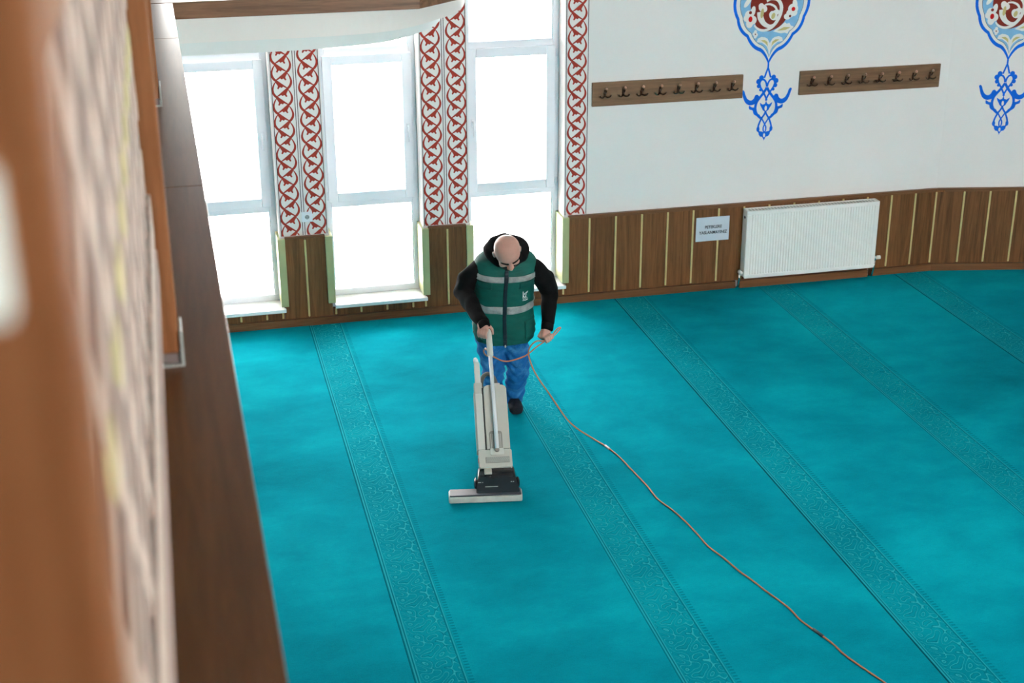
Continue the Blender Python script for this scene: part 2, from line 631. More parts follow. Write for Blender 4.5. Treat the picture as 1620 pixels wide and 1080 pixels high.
def window(n, x0, x1, hside):
    m = MB()
    frame_ring(m, x0, x1, 0.16, Z1, 0.05, YF + 0.012, YF + 0.075)
    win = tag(m.build('window_%d' % n, M_upvc, bevel=0.004), kind='structure')
    t = MB()
    t.box(x0 + 0.05, x1 - 0.05, YF + 0.012, YF + 0.075, 2.118, 2.172)
    t.build('transom', M_upvc, win, bevel=0.004)
    t = MB()
    t.box(x0 + 0.05, x1 - 0.05, YF + 0.012, YF + 0.075, 0.905, 0.957)
    t.build('transom', M_upvc, win, bevel=0.004)
    s = MB()
    frame_ring(s, x0 + 0.032, x1 - 0.032, 0.948, 2.12, 0.075, YF - 0.008, YF + 0.06)
    s.build('sash', M_upvc, win, bevel=0.006)
    for za, zb, ins in ((0.215, 0.905, 0.052), (1.02, 2.048, 0.104), (2.176, Z1 - 0.05, 0.052)):
        MB().box(x0 + ins, x1 - ins, YF + 0.034, YF + 0.04, za - 0.012, zb + 0.012).build('pane', M_glass, win)
        b = MB()
        frame_ring(b, x0 + ins - 0.004, x1 - ins + 0.004, za - 0.016, zb + 0.006, 0.012, YF + 0.022, YF + 0.034)
        b.build('glazing_bead', M_upvc, win, bevel=0.003)
    hx = x1 - 0.07 if hside > 0 else x0 + 0.07
    h = MB()
    h.box(hx - 0.013, hx + 0.013, YF - 0.018, YF - 0.008, 1.49, 1.56)
    hd = h.build('handle', M_upvc, win, bevel=0.005)
    MB().tube([(hx, YF - 0.018, 1.535), (hx, YF - 0.045, 1.535), (hx, YF - 0.05, 1.52), (hx, YF - 0.05, 1.42)], [0.008, 0.008, 0.009, 0.007], 10).build('lever', M_upvc, hd, True)
    gx = x0 + 0.02 if hside > 0 else x1 - 0.02
    for gz in (2.06, 1.0):
        MB().tube([(gx, YF + 0.004, gz - 0.03), (gx, YF + 0.004, gz + 0.03)], 0.009, 10).build('hinge', M_upvc, win, True)
    MB().box(x0 + 0.004, x1 - 0.004, YF - 0.0, YF + 0.012, 0.1605, 0.212).build('lower_frame_lip', M_upvc, win, bevel=0.004)
    return win


window(1, WIN[0][0], WIN[0][1], 1)
window(2, WIN[1][0], WIN[1][1], 1)
window(3, WIN[2][0], WIN[2][1], -1)
for i, (a, b) in enumerate(WIN):
    s = MB()
    s.box(a + 0.002, b - 0.002, -0.0, YF + 0.05, 0.131, 0.16)
    s.box(a + 0.018, b + 0.012, -0.062, 0.0, 0.131, 0.16)
    tag(s.build('window_%d_sill' % (i + 1), M_sill, bevel=0.004), kind='structure')

# upper gallery windows (above the picture): same walls, same light
for i, (a, b) in enumerate(WIN):
    m = MB()
    frame_ring(m, a, b, ZU0, ZU1, 0.06, YF + 0.01, YF + 0.07)
    o = tag(m.build('window_%d' % (i + 4), M_upvc, bevel=0.004), kind='structure')
    MB().box(a + 0.05, b - 0.05, YF + 0.034, YF + 0.04, ZU0 + 0.05, ZU1 - 0.05).build('pane', M_glass, o)
tag(MB().box(-4.5, 12.8, -14.3, 0.3, WT, WT + 0.2).build('ceiling', M_plaster), kind='structure')
tag(MB().box(-4.5, -4.2, -14.3, 0.3, -0.25, WT).build('wall_left', M_wall), kind='structure')
m = MB().box(12.5, 12.8, -14.3, -1.2, -0.25, WT)
tag(m.build('wall_far_right', M_wall), kind='structure')
m = MB().box(-4.2, 12.5, -14.3, -14.0, -0.25, 2.6)
m.box(-4.2, 12.5, -14.3, -14.0, 4.9, WT)
for xa, xb in ((-4.2, 2.8), (5.0, 5.6), (7.9, 12.5)):  # unseen wall; its openings are sized and placed to steer the light inside
    m.box(xa, xb, -14.3, -14.0, 2.6, 4.9)
tag(m.build('wall_front', M_wall), kind='structure')

# ---- painted vine borders: each one a part of the back wall
VU = 0.000477


def vine_poly(flip):
    c = [tuple(p) for p in spline([(-72, 26), (-100, 55), (-128, 100), (-146, 150), (-150, 190), (-139, 235), (-112, 275), (-80, 302), (-20, 344), (40, 387), (104, 432)], 3)]
    n = len(c) - 1
    ws = [9, 14, 22, 29, 35, 38, 38, 34, 24, 18, 14]
    wl = [ws[min(int(i / 3), 10)] + (ws[min(int(i / 3) + 1, 10)] - ws[min(int(i / 3), 10)]) * (i % 3) / 3 for i in range(n + 1)]
    rb = ribbon(c, wl)
    leaf = [(-95, 288), (-20, 336), (84, 408), (72, 418), (50, 412), (38, 404), (24, 396), (12, 398), (2, 410), (-10, 412), (-20, 402), (-32, 400), (-44, 410), (-50, 424), (-64, 430), (-76, 420), (-72, 404), (-64, 394), (-64, 380), (-72, 362), (-86, 340), (-104, 306)]
    s = -1 if flip else 1
    return [[(x * s, y) for x, y in rb], [(x * s, y) for x, y in leaf]]


def clip_z(poly, z0, z1):
    for zz, sg in ((z0, 1), (z1, -1)):
        out = []
        for i in range(len(poly)):
            a, b = poly[i - 1], poly[i]
            ia, ib = (a[1] - zz) * sg >= 0, (b[1] - zz) * sg >= 0
            if ia != ib:
                t = (zz - a[1]) / (b[1] - a[1])
                out.append((a[0] + (b[0] - a[0]) * t, zz))
            if ib:
                out.append(b)
        poly = out
        if len(poly) < 3:
            return []
    return poly


def border(xc, lines, z0=0.752, z1=2.9, phase=0.0):
    m = MB()
    for lx in lines:
        m.box(lx - 0.0026, lx + 0.0026, -0.0016, -0.0004, z0, z1)
    root = m.build('painted_border', M_line, wall_back)
    v = MB()
    per = 265 * VU
    k = 0
    z = z1 + 0.1 + phase
    while z > z0 - 0.1:
        for flip, off in ((0, 0.0), (1, 130 * VU)):
            for j, poly in enumerate(vine_poly(flip)):
                pp = clip_z([(xc + x * VU, z - off - y * VU) for x, y in poly], z0, z1)
                if pp:
                    d = 0.0011 + 0.00017 * j + 0.00035 * flip
                    v.prism(pp, -d, -0.0004)
        z -= per
        k += 1
    v.build('vine', M_red, root)


border(0.826, [0.748, 0.917], phase=0.010)
border(1.027, [0.935, 1.107], phase=0.022)
border(1.972, [1.893, 2.062], phase=0.03)
border(2.172, [2.080, 2.250], phase=0.02)
border(3.150, [3.062, 3.240], phase=0.045)


# ---- painted medallions (flat paint, parts of their walls)
def medallion(parent, x0, znode):
    K = 0.001153            # metres per drawing unit; y = 490 is the neck
    def T(pts):
        return [(x0 + dx * K, znode - (y - 480) * K) for dx, y in pts]

    def q(a, c, b, n=8):
        return [((1 - t) ** 2 * a[0] + 2 * t * (1 - t) * c[0] + t * t * b[0], (1 - t) ** 2 * a[1] + 2 * t * (1 - t) * c[1] + t * t * b[1])
                for t in [i / n for i in range(n)]]
    half = q((256, -58), (318, 50), (256, 158), 12) + q((256, 158), (244, 244), (176, 283), 10) + q((176, 283), (138, 366), (74, 386), 8)
    half += q((74, 386), (48, 398), (22, 440), 6) + q((22, 440), (8, 462), (0, 486), 4)
    low = [p for p in half if p[1] >= 50]
    right = low                                             # from widest point down to the tip
    full = right + [(0, 486)] + [(-x, y) for x, y in right[::-1]]
    top = [(x, 100 - y) for x, y in full][::-1]
    loop = full + top[1:-1]

    def inset(lp, d):
        n = len(lp)
        ar = sum(lp[i][0] * lp[(i + 1) % n][1] - lp[(i + 1) % n][0] * lp[i][1] for i in range(n))
        s = 1 if ar > 0 else -1
        out = []
        for i in range(n):
            a, b = lp[i - 1], lp[(i + 1) % n]
            dx, dy = b[0] - a[0], b[1] - a[1]
            L = math.hypot(dx, dy) or 1
            out.append((lp[i][0] - dy / L * d * s, lp[i][1] + dx / L * d * s))
        return out

    def clean(lp):
        cy = 50
        return [(x, y) for x, y in lp]

    def scaled(fx, fy):
        return [(x * fx, 50 + (y - 50) * fy) for x, y in loop]
    root = MB().prism(T(loop), -0.0012, -0.0004).build('painted_medallion', M_blue, parent)

    def sub(name, polys, mat, layer):
        m = MB()
        for i, p in enumerate(polys):
            if 9 < len(p) < 17:
                p = [tuple(v_) for v_ in spline(list(p) + [p[0]], 2)][:-1]
            m.prism(T(p), -0.0012 - 0.0004 * layer - 0.00003 * (i % 8), -0.0011 - 0.0003 * layer)
        return m.build(name, mat, root)

    def el(cx, cy, rx, ry, a=0, n=18):
        ca, sa = math.cos(a), math.sin(a)
        return [(cx + rx * math.cos(t) * ca - ry * math.sin(t) * sa, cy + rx * math.cos(t) * sa + ry * math.sin(t) * ca)
                for t in [2 * PI * i / n for i in range(n)]]
    sub('white_ring', [scaled(0.925, 0.925)], M_white, 1)
    sub('grey_outline', [scaled(0.83, 0.872)], M_line, 2)
    sub('light_blue_field', [scaled(0.82, 0.864)], M_sky, 3)
    red = [(150, 0), (158, 50), (150, 90), (122, 140), (108, 175), (70, 215), (30, 235), (-20, 248), (-70, 238), (-112, 205), (-132, 150), (-150, 110), (-160, 60), (-150, 0)]
    redt = red + [(x, 100 - y) for x, y in red[::-1] if 100 - y < 0]
    sub('maroon_field', [[tuple(p) for p in spline(redt + [redt[0]], 3)][:-1]], M_maroon, 4)
    wh = []
    yl = []
    rd = []
    rb = lambda pts, ws: ribbon([tuple(p) for p in spline(pts, 5)], [ws[min(int(i / 5), len(ws) - 1)] + (ws[min(int(i / 5) + 1, len(ws) - 1)] - ws[min(int(i / 5), len(ws) - 1)]) * (i % 5) / 5 for i in range((len(pts) - 1) * 5 + 1)])
    # big scroll
    wh.append(rb([(-40, 40), (-10, 22), (40, 30), (70, 75), (66, 130), (40, 185), (0, 225), (-50, 240), (-95, 228), (-125, 200)], [14, 20, 24, 26, 26, 24, 20, 18, 16, 10]))
    wh.append(rb([(50, 165), (20, 205), (-15, 212), (-55, 190), (-80, 150), (-88, 110)], [14, 20, 26, 34, 44, 40]))
    wh.append(el(-66, 86, 34, 26, 0.5))
    wh.append(el(-80, 70, 20, 20))
    wh.append(el(14, 140, 36, 28, 0.9))
    wh.append(el(30, 120, 30, 20, -0.4))
    wh.append(rb([(-52, 62), (-15, 60), (25, 80), (48, 125)], [10, 14, 16, 12]))
    yl += [el(-70, 120, 12, 34, 0.1), el(14, 142, 14, 22, 0.3)]
    # flowers left and right
    wh += [el(-165, 140, 34, 44, -0.25), el(-140, 105, 18, 38, 0.2), el(-135, 165, 26, 30), el(-160, 185, 26, 34), el(-185, 150, 22, 24), el(-182, 40, 16, 42, 0.6)]
    wh += [el(160, 98, 38, 36, 0.2), el(140, 130, 30, 26, 0.6), el(172, 65, 18, 34, -0.2), el(120, 150, 26, 22), el(168, 125, 26, 24)]
    rd += [el(-155, 158, 15, 20), el(162, 100, 14, 15)]
    # leaf bottom right, small flower, foot fleuron
    wh.append([(20, 250), (60, 222), (85, 205), (105, 190), (118, 200), (140, 196), (150, 214), (172, 222), (160, 240), (140, 250), (128, 270), (110, 262), (80, 266), (50, 258)])
    yl.append([(50, 246), (100, 222), (150, 226), (110, 244)])
    wh += [el(-122, 262, 11, 13), el(-104, 268, 11, 13), el(-112, 246, 11, 12), el(-112, 282, 11, 11)]
    fle = [(0, 428), (-8, 380), (-24, 350), (-58, 325), (-98, 320), (-92, 296), (-66, 284), (-40, 288), (-20, 298), (0, 330)]
    wh.append(fle + [(-x, y) for x, y in fle[-2:0:-1]])
    for s in (-1, 1):
        yl.append([(s * 6, 390), (s * 14, 350), (s * 34, 330), (s * 70, 308), (s * 40, 306), (s * 18, 322)])
    sub('white_scrolls', wh, M_white, 5)
    sub('cream_petals', yl, M_cream, 6)
    sub('red_petals', rd, M_brightred, 6)
    sub('maroon_buds', [el(-158, 112, 11, 11), el(140, 148, 9, 9), el(-112, 264, 5, 5)], M_maroon, 7)

    cl = lambda P: [tuple(p) for p in spline(P + [P[0]], 3)][:-1]
    # pendant below (and the same finial above)
    def pendant(flip):
        G = (lambda pts: [(x, 100 - y) for x, y in pts]) if flip else (lambda pts: pts)
        pend = []
        for s in (-1, 1):
            S = lambda pts: [(x * s, y) for x, y in pts]
            R = lambda pts, ws: pend.append(G(ribbon([tuple(p) for p in spline(S(pts), 5)], ws)))
            R([(2, 508), (14, 545), (24, 575)], 13)
            R([(2, 640), (8, 612), (22, 592), (40, 588), (56, 604), (54, 632), (40, 656), (22, 684), (4, 718), (-4, 740)], 13)
            for c in ((46, 574, 18), (66, 600, 19), (62, 632, 16), (48, 660, 11)):
                pend.append(G(el(c[0] * s, c[1], c[2], c[2])))
            R([(0, 645), (24, 684), (52, 718), (74, 752), (80, 795), (68, 832), (46, 856), (30, 868)], 19)
            R([(4, 770), (-4, 800), (6, 835), (26, 866), (42, 900), (50, 932), (44, 962), (22, 985)], 13)
            R([(30, 862), (14, 888), (0, 912), (-10, 935), (-8, 960), (0, 972)], 10)
            pend.append(G(S(cl([(52, 712), (68, 694), (86, 698), (96, 720), (116, 733), (142, 722), (160, 692), (168, 668), (180, 656), (191, 664), (186, 680), (173, 722), (154, 752), (124, 768), (90, 762), (70, 745)]))))
            pend.append(G(S(cl([(78, 785), (104, 784), (128, 770), (126, 796), (100, 806), (92, 830), (72, 846), (45, 858), (42, 842), (66, 825)]))))
            pend.append(G(S([(-2, 735), (8, 762), (24, 768), (48, 752), (42, 774), (30, 792), (22, 808), (-2, 826)])))
            pend.append(G(S([(20, 964), (40, 962), (44, 982), (32, 1000), (14, 1004), (-2, 1032), (-2, 974)])))
            pend.append(G(el(50 * s, 945, 12, 20)))
        pend.append(G(ribbon([(0, 470), (0, 516)], 13)))
        return pend
    sub('blue_pendant', pendant(False) + pendant(True), M_blue, 1)
    for flip in (False, True):
        G = (lambda pts: [(x, 100 - y) for x, y in pts]) if flip else (lambda pts: pts)
        sub('white_drops', [G(el(0, 795, 9, 18)), G(el(0, 993, 8, 15))], M_white, 3)
    return root


medallion(wall_back, 4.772, 1.908)
medallion(wall_right, 0.492, 1.842 + 0.008)

# ---- gallery: slab, white fascia bands, polished ledge boards
ZL = 2.943


def ledge_x(y):
    return 0.095 - 0.00524 * (y + 9.145)


def arc_plan(inset_, pts):
    return pts


up_curve = [(0.02, -2.236), (0.70, -2.236), (1.0, -2.222), (1.27, -2.175), (1.49, -2.043), (1.70, -1.811), (1.86, -1.60), (1.98, -1.3), (2.05, -0.9), (2.07, 0.0)]
lo_curve = [(0.02, -2.225), (0.69, -2.215), (0.96, -2.184), (1.283, -2.099), (1.466, -1.948), (1.621, -1.758), (1.73, -1.57), (1.82, -1.3), (1.87, -0.9), (1.88, 0.0)]


def sm(pts):
    return [tuple(p) for p in spline(pts, 5)]


m = MB()
m.plan([(-3.9, -0.0)] + [(-3.9, -13.5), (ledge_x(-13.5) - 0.03, -13.5), (ledge_x(-2.236) - 0.03, -2.236)] + sm(up_curve)[1:], 2.70, 2.842)
gal = tag(m.build('trim_1', M_wall_warm), 'white gallery slab on the left with a rounded end over the windows', kind='structure')
m = MB().plan([(-3.9, 0.0), (-3.9, -13.5), (ledge_x(-13.5) - 0.05, -13.5), (ledge_x(-2.2) - 0.05, -2.225)] + sm(lo_curve)[1:], 2.622, 2.70)
m.build('lower_fascia', M_wall_cool, gal)
# floor of the gallery
MB().plan([(-3.9, -0.0), (-3.9, -13.5), (-0.10, -13.5), (-0.10, -2.09), (1.42, -2.09), (1.75, -1.75), (1.75, 0.0)], 2.843, 2.92).build('gallery_floor', M_rail, gal)
# ledge boards: run along our side, then along the far wing, then turn at the mitre
LW = 0.165
for i, (ya, yb) in enumerate([(-13.4, -6.234), (-6.230, -3.424), (-3.420, -2.276)]):
    poly = [(ledge_x(ya) - LW - 0.03, ya), (ledge_x(ya), ya), (ledge_x(yb), yb), (ledge_x(yb) - LW - 0.03, yb)]
    MB().plan(poly, 2.844, ZL).build('ledge_board', M_ledge, gal, bevel=0.003)
M_ledge_x = wood('polished_fascia_wood', (0.13, 0.055, 0.026), (0.31, 0.145, 0.075), 'x', 0.35, 0.4)
MB().plan([(-0.16, -2.256), (1.519, -2.256), (1.452, -2.092), (-0.16, -2.092)], 2.844, ZL).build('ledge_board', M_ledge_x, gal, bevel=0.003)
MB().plan([(1.521, -2.255), (1.83, -1.965), (1.715, -1.845), (1.454, -2.091)], 2.846, ZL).build('ledge_board', M_ledge_x, gal, bevel=0.003)
MB().plan([(1.832, -1.963), (2.06, -1.2), (2.06, -0.01), (1.90, -0.01), (1.90, -1.2), (1.717, -1.843)], 2.846, ZL).build('ledge_board', M_ledge_x, gal, bevel=0.003)

# ------------------------------------------------------------------ railing on the gallery ledge
M_screen = plain('pale_screen_board', (0.15, 0.10, 0.09), 0.8, 0, 0.08, 20, 0.25)
M_bar = plain('pale_lattice_wood', (0.58, 0.44, 0.37), 0.8, 0, 0.10, 14, 0.15)
M_screen_rail = plain('rose_wood_rail', (0.38, 0.26, 0.22), 0.7, 0, 0.12, 14, 0.12)
M_groove = plain('grey_groove', (0.16, 0.12, 0.11), 0.5, 0, 0.4)
M_top_rail = wood('matte_railing_wood', (0.24, 0.12, 0.07), (0.40, 0.22, 0.14), 'y', 0.8, 0.08)
M_gilt = plain('gilt_rosette', (0.52, 0.44, 0.25), 0.8, 0, 0.1, 20, 0.15)

POSTS = [(-10.66, 'railing post nearest the camera, blurred brown upright with a pale clip'),
         (-7.80, 'brown railing post in sharp view on the ledge with a steel foot bracket'),
         (-4.99, 'far brown railing post on the ledge, near the beam over the windows')]
for y, lab in POSTS:
    x1 = -0.033 - (0.012 if y > -6 else 0.0)
    x0 = x1 - 0.047
    root = empty('railing_post', (x1 - 0.0235, y, ZL), 0, lab, 'railing post', 'railing posts')
    m = MB().box(-0.0235, 0.0235, -0.004, 0.052, 0.032, 1.36)
    m.build('upright', M_post, root, bevel=0.006, seg=3)
    b = MB()
    b.box(-0.027, 0.0315, -0.012, 0.09, 0.0, 0.006)
    b.box(0.0245, 0.0315, -0.012, 0.09, 0.006, 0.088)
    b.build('foot_bracket', M_steel, root, bevel=0.0015, seg=1)
    MB().box(-0.02, 0.02, 0.0, 0.07, 0.006, 0.032).build('foot_block', M_groove, root, bevel=0.002, seg=1)
    if y < -10:
        c = MB().box(-0.034, 0.006, -0.0145, -0.004, 1.196, 1.243)
        c.build('clip', plain('pale_clip', (0.72, 0.76, 0.70), 0.4, 0.0), root, bevel=0.004)

spans = [(-10.56, -7.82, 'blurred pale lattice railing screen between the two nearest railing posts'),
         (-7.70, -5.01, 'lattice railing screen hidden mostly behind the second railing post'),
         (-4.89, -2.30, 'lattice railing screen at the far end of the ledge above the fascia beam')]
for ya, yb, lab in spans:
    XP = -0.063
    root = empty('railing_screen', (XP, ya, ZL), 0, lab, 'railing screen', 'railing screens')
    L = yb - ya
    zb, zt = 0.43, 1.19
    MB().box(-0.024, -0.014, 0.0, L, zb - 0.02, zt + 0.02).build('backing_board', M_screen, root)
    MB().box(-0.022, 0.0, 0.0, L, 0.22, 0.30).build('bottom_rail', M_screen_rail, root, bevel=0.004)
    MB().box(-0.020, -0.010, 0.0, L, 0.30, 0.33).build('groove', M_groove, root)
    MB().box(-0.022, -0.002, 0.0, L, 0.33, zb).build('lower_moulding', M_bar, root, bevel=0.004)
    MB().box(-0.024, 0.0, 0.0, L, zt, 1.27).build('top_rail', M_top_rail, root, bevel=0.004)
    sp_ = 0.24
    H = zt - zb
    for sg in (1, -1):
        k = -int(H / sp_) - 1
        while k * sp_ < L:
            y0 = k * sp_
            pts = [(y0, zb), (y0 + H, zt)] if sg > 0 else [(y0 + H, zb), (y0, zt)]
            (ua, za), (ub, zb2) = pts
            if ua > ub:
                (ua, za), (ub, zb2) = (ub, zb2), (ua, za)
            t0 = max(0.0, (0.008 - ua) / (ub - ua))
            t1 = min(1.0, (L - 0.008 - ua) / (ub - ua))
            k += 1
            if t1 - t0 < 0.06:
                continue
            A = (ua + (ub - ua) * t0, za + (zb2 - za) * t0)
            B = (ua + (ub - ua) * t1, za + (zb2 - za) * t1)
            poly = ribbon([A, B], 0.045)
            d = 0.0 if sg > 0 else 0.002
            m = MB().prism([(p[0], p[1]) for p in poly], 0, 0.010)
            # prism is in xz facing -y; turn so it faces +x
            m.v = [Vector((-0.0138 + d * 0.5 + (0.010 - v.y) * 0.25, v.x, v.z)) for v in m.v]
            m.f = [f[::-1] for f in m.f]
            m.build('lattice_bar', M_bar, root)
    k = 0
    yy = sp_ / 2
    while yy < L - 0.05:
        m = MB().tube([(-0.014, yy, zb + 0.38), (-0.009, yy, zb + 0.38), (-0.007, yy, zb + 0.38)], [0.040, 0.038, 0.02], 12)
        m.build('rosette', M_gilt, root, bevel=0)
        yy += sp_
hr = MB().box(-0.115, -0.015, -10.70, -2.25, 4.303, 4.345).build('handrail', M_post, bevel=0.012, seg=3, loc=(-0.06, -7.0, 4.303))
tag(hr, 'brown wooden handrail along the top of the gallery railing', 'handrail')

# ------------------------------------------------------------------ coat racks
hook_me = {}


def hook_mesh():
    m = MB()
    m.tube([(0, 0, -0.012), (0, -0.004, 0.012)], [0.012, 0.010], 10)
    m.box(-0.008, 0.008, -0.006, 0.0, -0.026, 0.034)
    m.tube(spline([(0, -0.004, 0.01), (0, -0.030, 0.012), (0, -0.048, 0.028), (0, -0.052, 0.048)], 4), [0.006] * 13, 8)
    for s in (-1, 1):
        m.tube(spline([(0, -0.005, -0.014), (s * 0.018, -0.02, -0.026), (s * 0.036, -0.028, -0.022), (s * 0.046, -0.03, -0.006)], 4), [0.006] * 13, 8)
    return m


def coat_rack(x0, x1, z0, z1, lab):
    root = empty('coat_rack', ((x0 + x1) / 2, -0.002, z0), 0, lab, 'coat rack', 'wall coat racks')
    L, H = x1 - x0, z1 - z0
    MB().box(-L / 2, L / 2, -0.022, 0.0, 0, H).build('board', M_rack, root, bevel=0.002, seg=1)
    for i in range(8):
        hx = -L / 2 + L * (0.080 + 0.1205 * i)
        if 'body' not in hook_me:
            h = hook_mesh().build('coat_hook', M_bronze, root, True)
            k = MB().ell((0, -0.053, 0.052), (0.011, 0.010, 0.013), None, 12, 8)
            kk = k.build('hook_knob', M_copper, h, True)
            hook_me['body'], hook_me['knob'] = h, kk
            h.location = (hx, -0.022, H * 0.52)
        else:
            h = share(hook_me['body'], root, (hx, -0.022, H * 0.52))
            share(hook_me['knob'], h)


M_rack = wood('coat_rack_wood', (0.135, 0.070, 0.038), (0.27, 0.142, 0.074), 'x', 0.45, 0.3)
coat_rack(3.273, 4.552, 1.646, 1.838, 'walnut brown coat rack nearest the windows, left of the blue painted medallion')
coat_rack(5.050, 6.318, 1.642, 1.838, 'walnut brown coat rack between the two blue painted medallions')

# ------------------------------------------------------------------ radiator
root = empty('radiator', (5.211, -0.002, 0.11), 0, 'white fluted panel radiator low on the wood panelling', 'radiator')
W2 = 0.60
m = MB()
n = 46
x = -W2 + 0.03
pts = [(-W2, -0.138)]
step = (2 * W2 - 0.06) / n
pts.append((-W2 + 0.028, -0.138))
for i in range(n):
    a = -W2 + 0.03 + i * step
    pts += [(a + step * 0.12, -0.138), (a + step * 0.28, -0.1315), (a + step * 0.60, -0.1315), (a + step * 0.76, -0.138)]
pts += [(W2 - 0.028, -0.138), (W2, -0.138)]
front = pts
back = [(W2, -0.128), (-W2, -0.128)]
m.plan(front + back, 0.035, 0.565)
m.build('fluted_front', M_radiator, root)
m = MB()
m.box(-W2, W2, -0.138, -0.122, 0.0, 0.036)
m.box(-W2, W2, -0.138, -0.122, 0.564, 0.6)
m.build('front_edge', M_radiator, root, bevel=0.006)
m = MB().box(-W2, W2, -0.055, -0.04, 0.0, 0.6)
m.build('back_panel', M_radiator, root, bevel=0.004)
for s in (-1, 1):
    MB().box(s * W2 - 0.004, s * W2 + 0.004, -0.134, -0.044, 0.012, 0.60).build('side_cover', M_radiator, root, bevel=0.003)
MB().tube([(-W2 - 0.006, -0.09, 0.535), (-W2 - 0.001, -0.09, 0.535)], 0.013, 12).build('blanking_plug', M_dark, root)
tg = MB().box(-W2 + 0.005, W2 - 0.005, -0.126, -0.052, 0.588, 0.594).build('top_grille', M_radiator, root)
m = MB()
for i in range(40):
    gx = -W2 + 0.03 + i * 0.0288
    m.box(gx, gx + 0.016, -0.118, -0.062, 0.594, 0.5952)
m.build('grille_slots', M_steel, tg)
for s in (-1, 1):
    v = MB()
    zc = 0.055 if s < 0 else 0.075
    v.tube([(s * (W2 + 0.003), -0.09, zc), (s * (W2 + 0.03), -0.09, zc)], 0.011, 10)
    v.tube([(s * (W2 + 0.03), -0.09, zc + 0.018), (s * (W2 + 0.03), -0.09, zc - 0.02)], 0.014, 10)
    vv = v.build('valve', M_chrome, root, True)
    if s < 0:
        MB().tube([(-W2 - 0.03, -0.10, zc), (-W2 - 0.034, -0.150, zc + 0.006)], [0.017, 0.014], 12).build('valve_knob', M_radiator, vv, True)
    else:
        MB().tube([(W2 + 0.03, -0.09, zc), (W2 + 0.075, -0.095, zc + 0.003)], [0.018, 0.016], 12).build('valve_knob', M_radiator, vv, True)
    MB().tube([(s * (W2 + 0.03), -0.09, zc - 0.018), (s * (W2 + 0.024), -0.085, -0.03), (s * (W2 + (0.02 if s > 0 else 0.018)), -0.052 if s < 0 else -0.07, -0.098)], 0.0085, 8).build('pipe', M_chrome, root, True)

# ------------------------------------------------------------------ paper notice
sx, sz = 4.195, 0.6516
root = empty('paper_notice', (sx + 0.1485, -0.0345, sz - 0.21), 0, 'white paper notice reading PETEKLERE YASLANMAYINIZ stuck on the wood panelling', 'notice')
m = MB()
nx = 8
vs, fs = [], []
for i in range(nx + 1):
    for j in range(2):
        u = i / nx
        vs.append((-0.1485 + 0.297 * u, -0.0015 * math.sin(u * 9) - (0.003 if u in (0.0,) else 0.0), 0.21 * j))
for i in range(nx):
    fs.append((i * 2, i * 2 + 2, i * 2 + 3, i * 2 + 1))
m.add(vs, fs)
sh = m.build('sheet', M_paper, root)
sd = sh.modifiers.new('t', 'SOLIDIFY')
sd.thickness = 0.0006


def text_mesh(name, body, size, mat, parent, loc, rot, align='CENTER', bold=0.0, ext=0.0002, shear=0.0, sx_=1.0):
    cu = bpy.data.curves.new(name, 'FONT')
    cu.body = body
    cu.size = size
    cu.align_x = align
    cu.extrude = ext
    cu.offset = bold
    cu.shear = shear
    o = bpy.data.objects.new(name, cu)
    C.objects.link(o)
    dg = bpy.context.evaluated_depsgraph_get()
    dg.update()
    me = bpy.data.meshes.new_from_object(o.evaluated_get(dg))
    bpy.data.objects.remove(o)
    t = link(name, me, mat, parent)
    t.location = loc
    t.rotation_euler = rot
    t.scale = (sx_, 1, 1)
    return t


text_mesh('lettering', 'PETEKLERE', 0.036, M_ink, root, (0.005, -0.0045, 0.112), (PI / 2, 0, 0), bold=0.0008, sx_=0.86)
text_mesh('lettering', 'YASLANMAYINIZ', 0.036, M_ink, root, (0.005, -0.0045, 0.064), (PI / 2, 0, 0), bold=0.0008, sx_=0.90)

# ------------------------------------------------------------------ wall socket
root = empty('power_socket', (0.956, -0.0025, 0.86), 0, 'white power socket on the painted pier between the first two windows', 'socket')
MB().box(-0.042, 0.042, -0.012, 0.0, 0.0, 0.082).build('plate', M_upvc, root, bevel=0.004)
MB().tube([(0, -0.0122, 0.041), (0, -0.0135, 0.041)], 0.022, 20).build('socket_rim', M_sill, root)
MB().tube([(0, -0.0136, 0.041), (0, -0.0139, 0.041)], 0.018, 20).build('socket_well', plain('grey_plastic', (0.35, 0.37, 0.38), 0.5), root)
for s in (-1, 1):
    MB().tube([(s * 0.009, -0.0139, 0.041), (s * 0.009, -0.0142, 0.041)], 0.003, 8).build('contact', M_dark, root)
# ------------------------------------------------------------------ upright vacuum cleaner
M_beige = plain('beige_plastic', (0.54, 0.52, 0.46), 0.38, 0, 0.5, 6, 0.03)
M_beige_l = plain('light_beige_plastic', (0.63, 0.62, 0.57), 0.35, 0, 0.5, 6, 0.03)
M_greyp = plain('grey_plastic_panel', (0.27, 0.25, 0.22), 0.4, 0, 0.5, 6, 0.05)
M_hood = plain('glossy_charcoal_plastic', (0.012, 0.017, 0.022), 0.13, 0, 0.45, 12, 0.2)
M_lid = plain('glossy_bumper_lid', (0.03, 0.032, 0.045), 0.30, 0, 0.6, 12, 0.1)
M_tube = plain('pale_tube_enamel', (0.74, 0.76, 0.78), 0.3, 0, 0.5, 6, 0.02)
M_hose = plain('grey_hose_rubber', (0.13, 0.125, 0.115), 0.5, 0, 0.4, 20, 0.1)
M_bumper = plain('scuffed_bumper', (0.50, 0.50, 0.45), 0.5, 0, 0.4, 18, 0.12)
M_redp = plain('red_plastic_button', (0.6, 0.03, 0.02), 0.4)
TH = math.radians(-9.6)
VO = Vector((1.773, -3.092, 0.0))
vac = empty('vacuum_cleaner', VO, TH, 'beige upright vacuum cleaner with charcoal head, pushed by the man', 'vacuum cleaner')
us = Vector((0.99988, 0.01105, 0.01059))
uu = Vector((-0.0153, 0.72216, 0.69155))
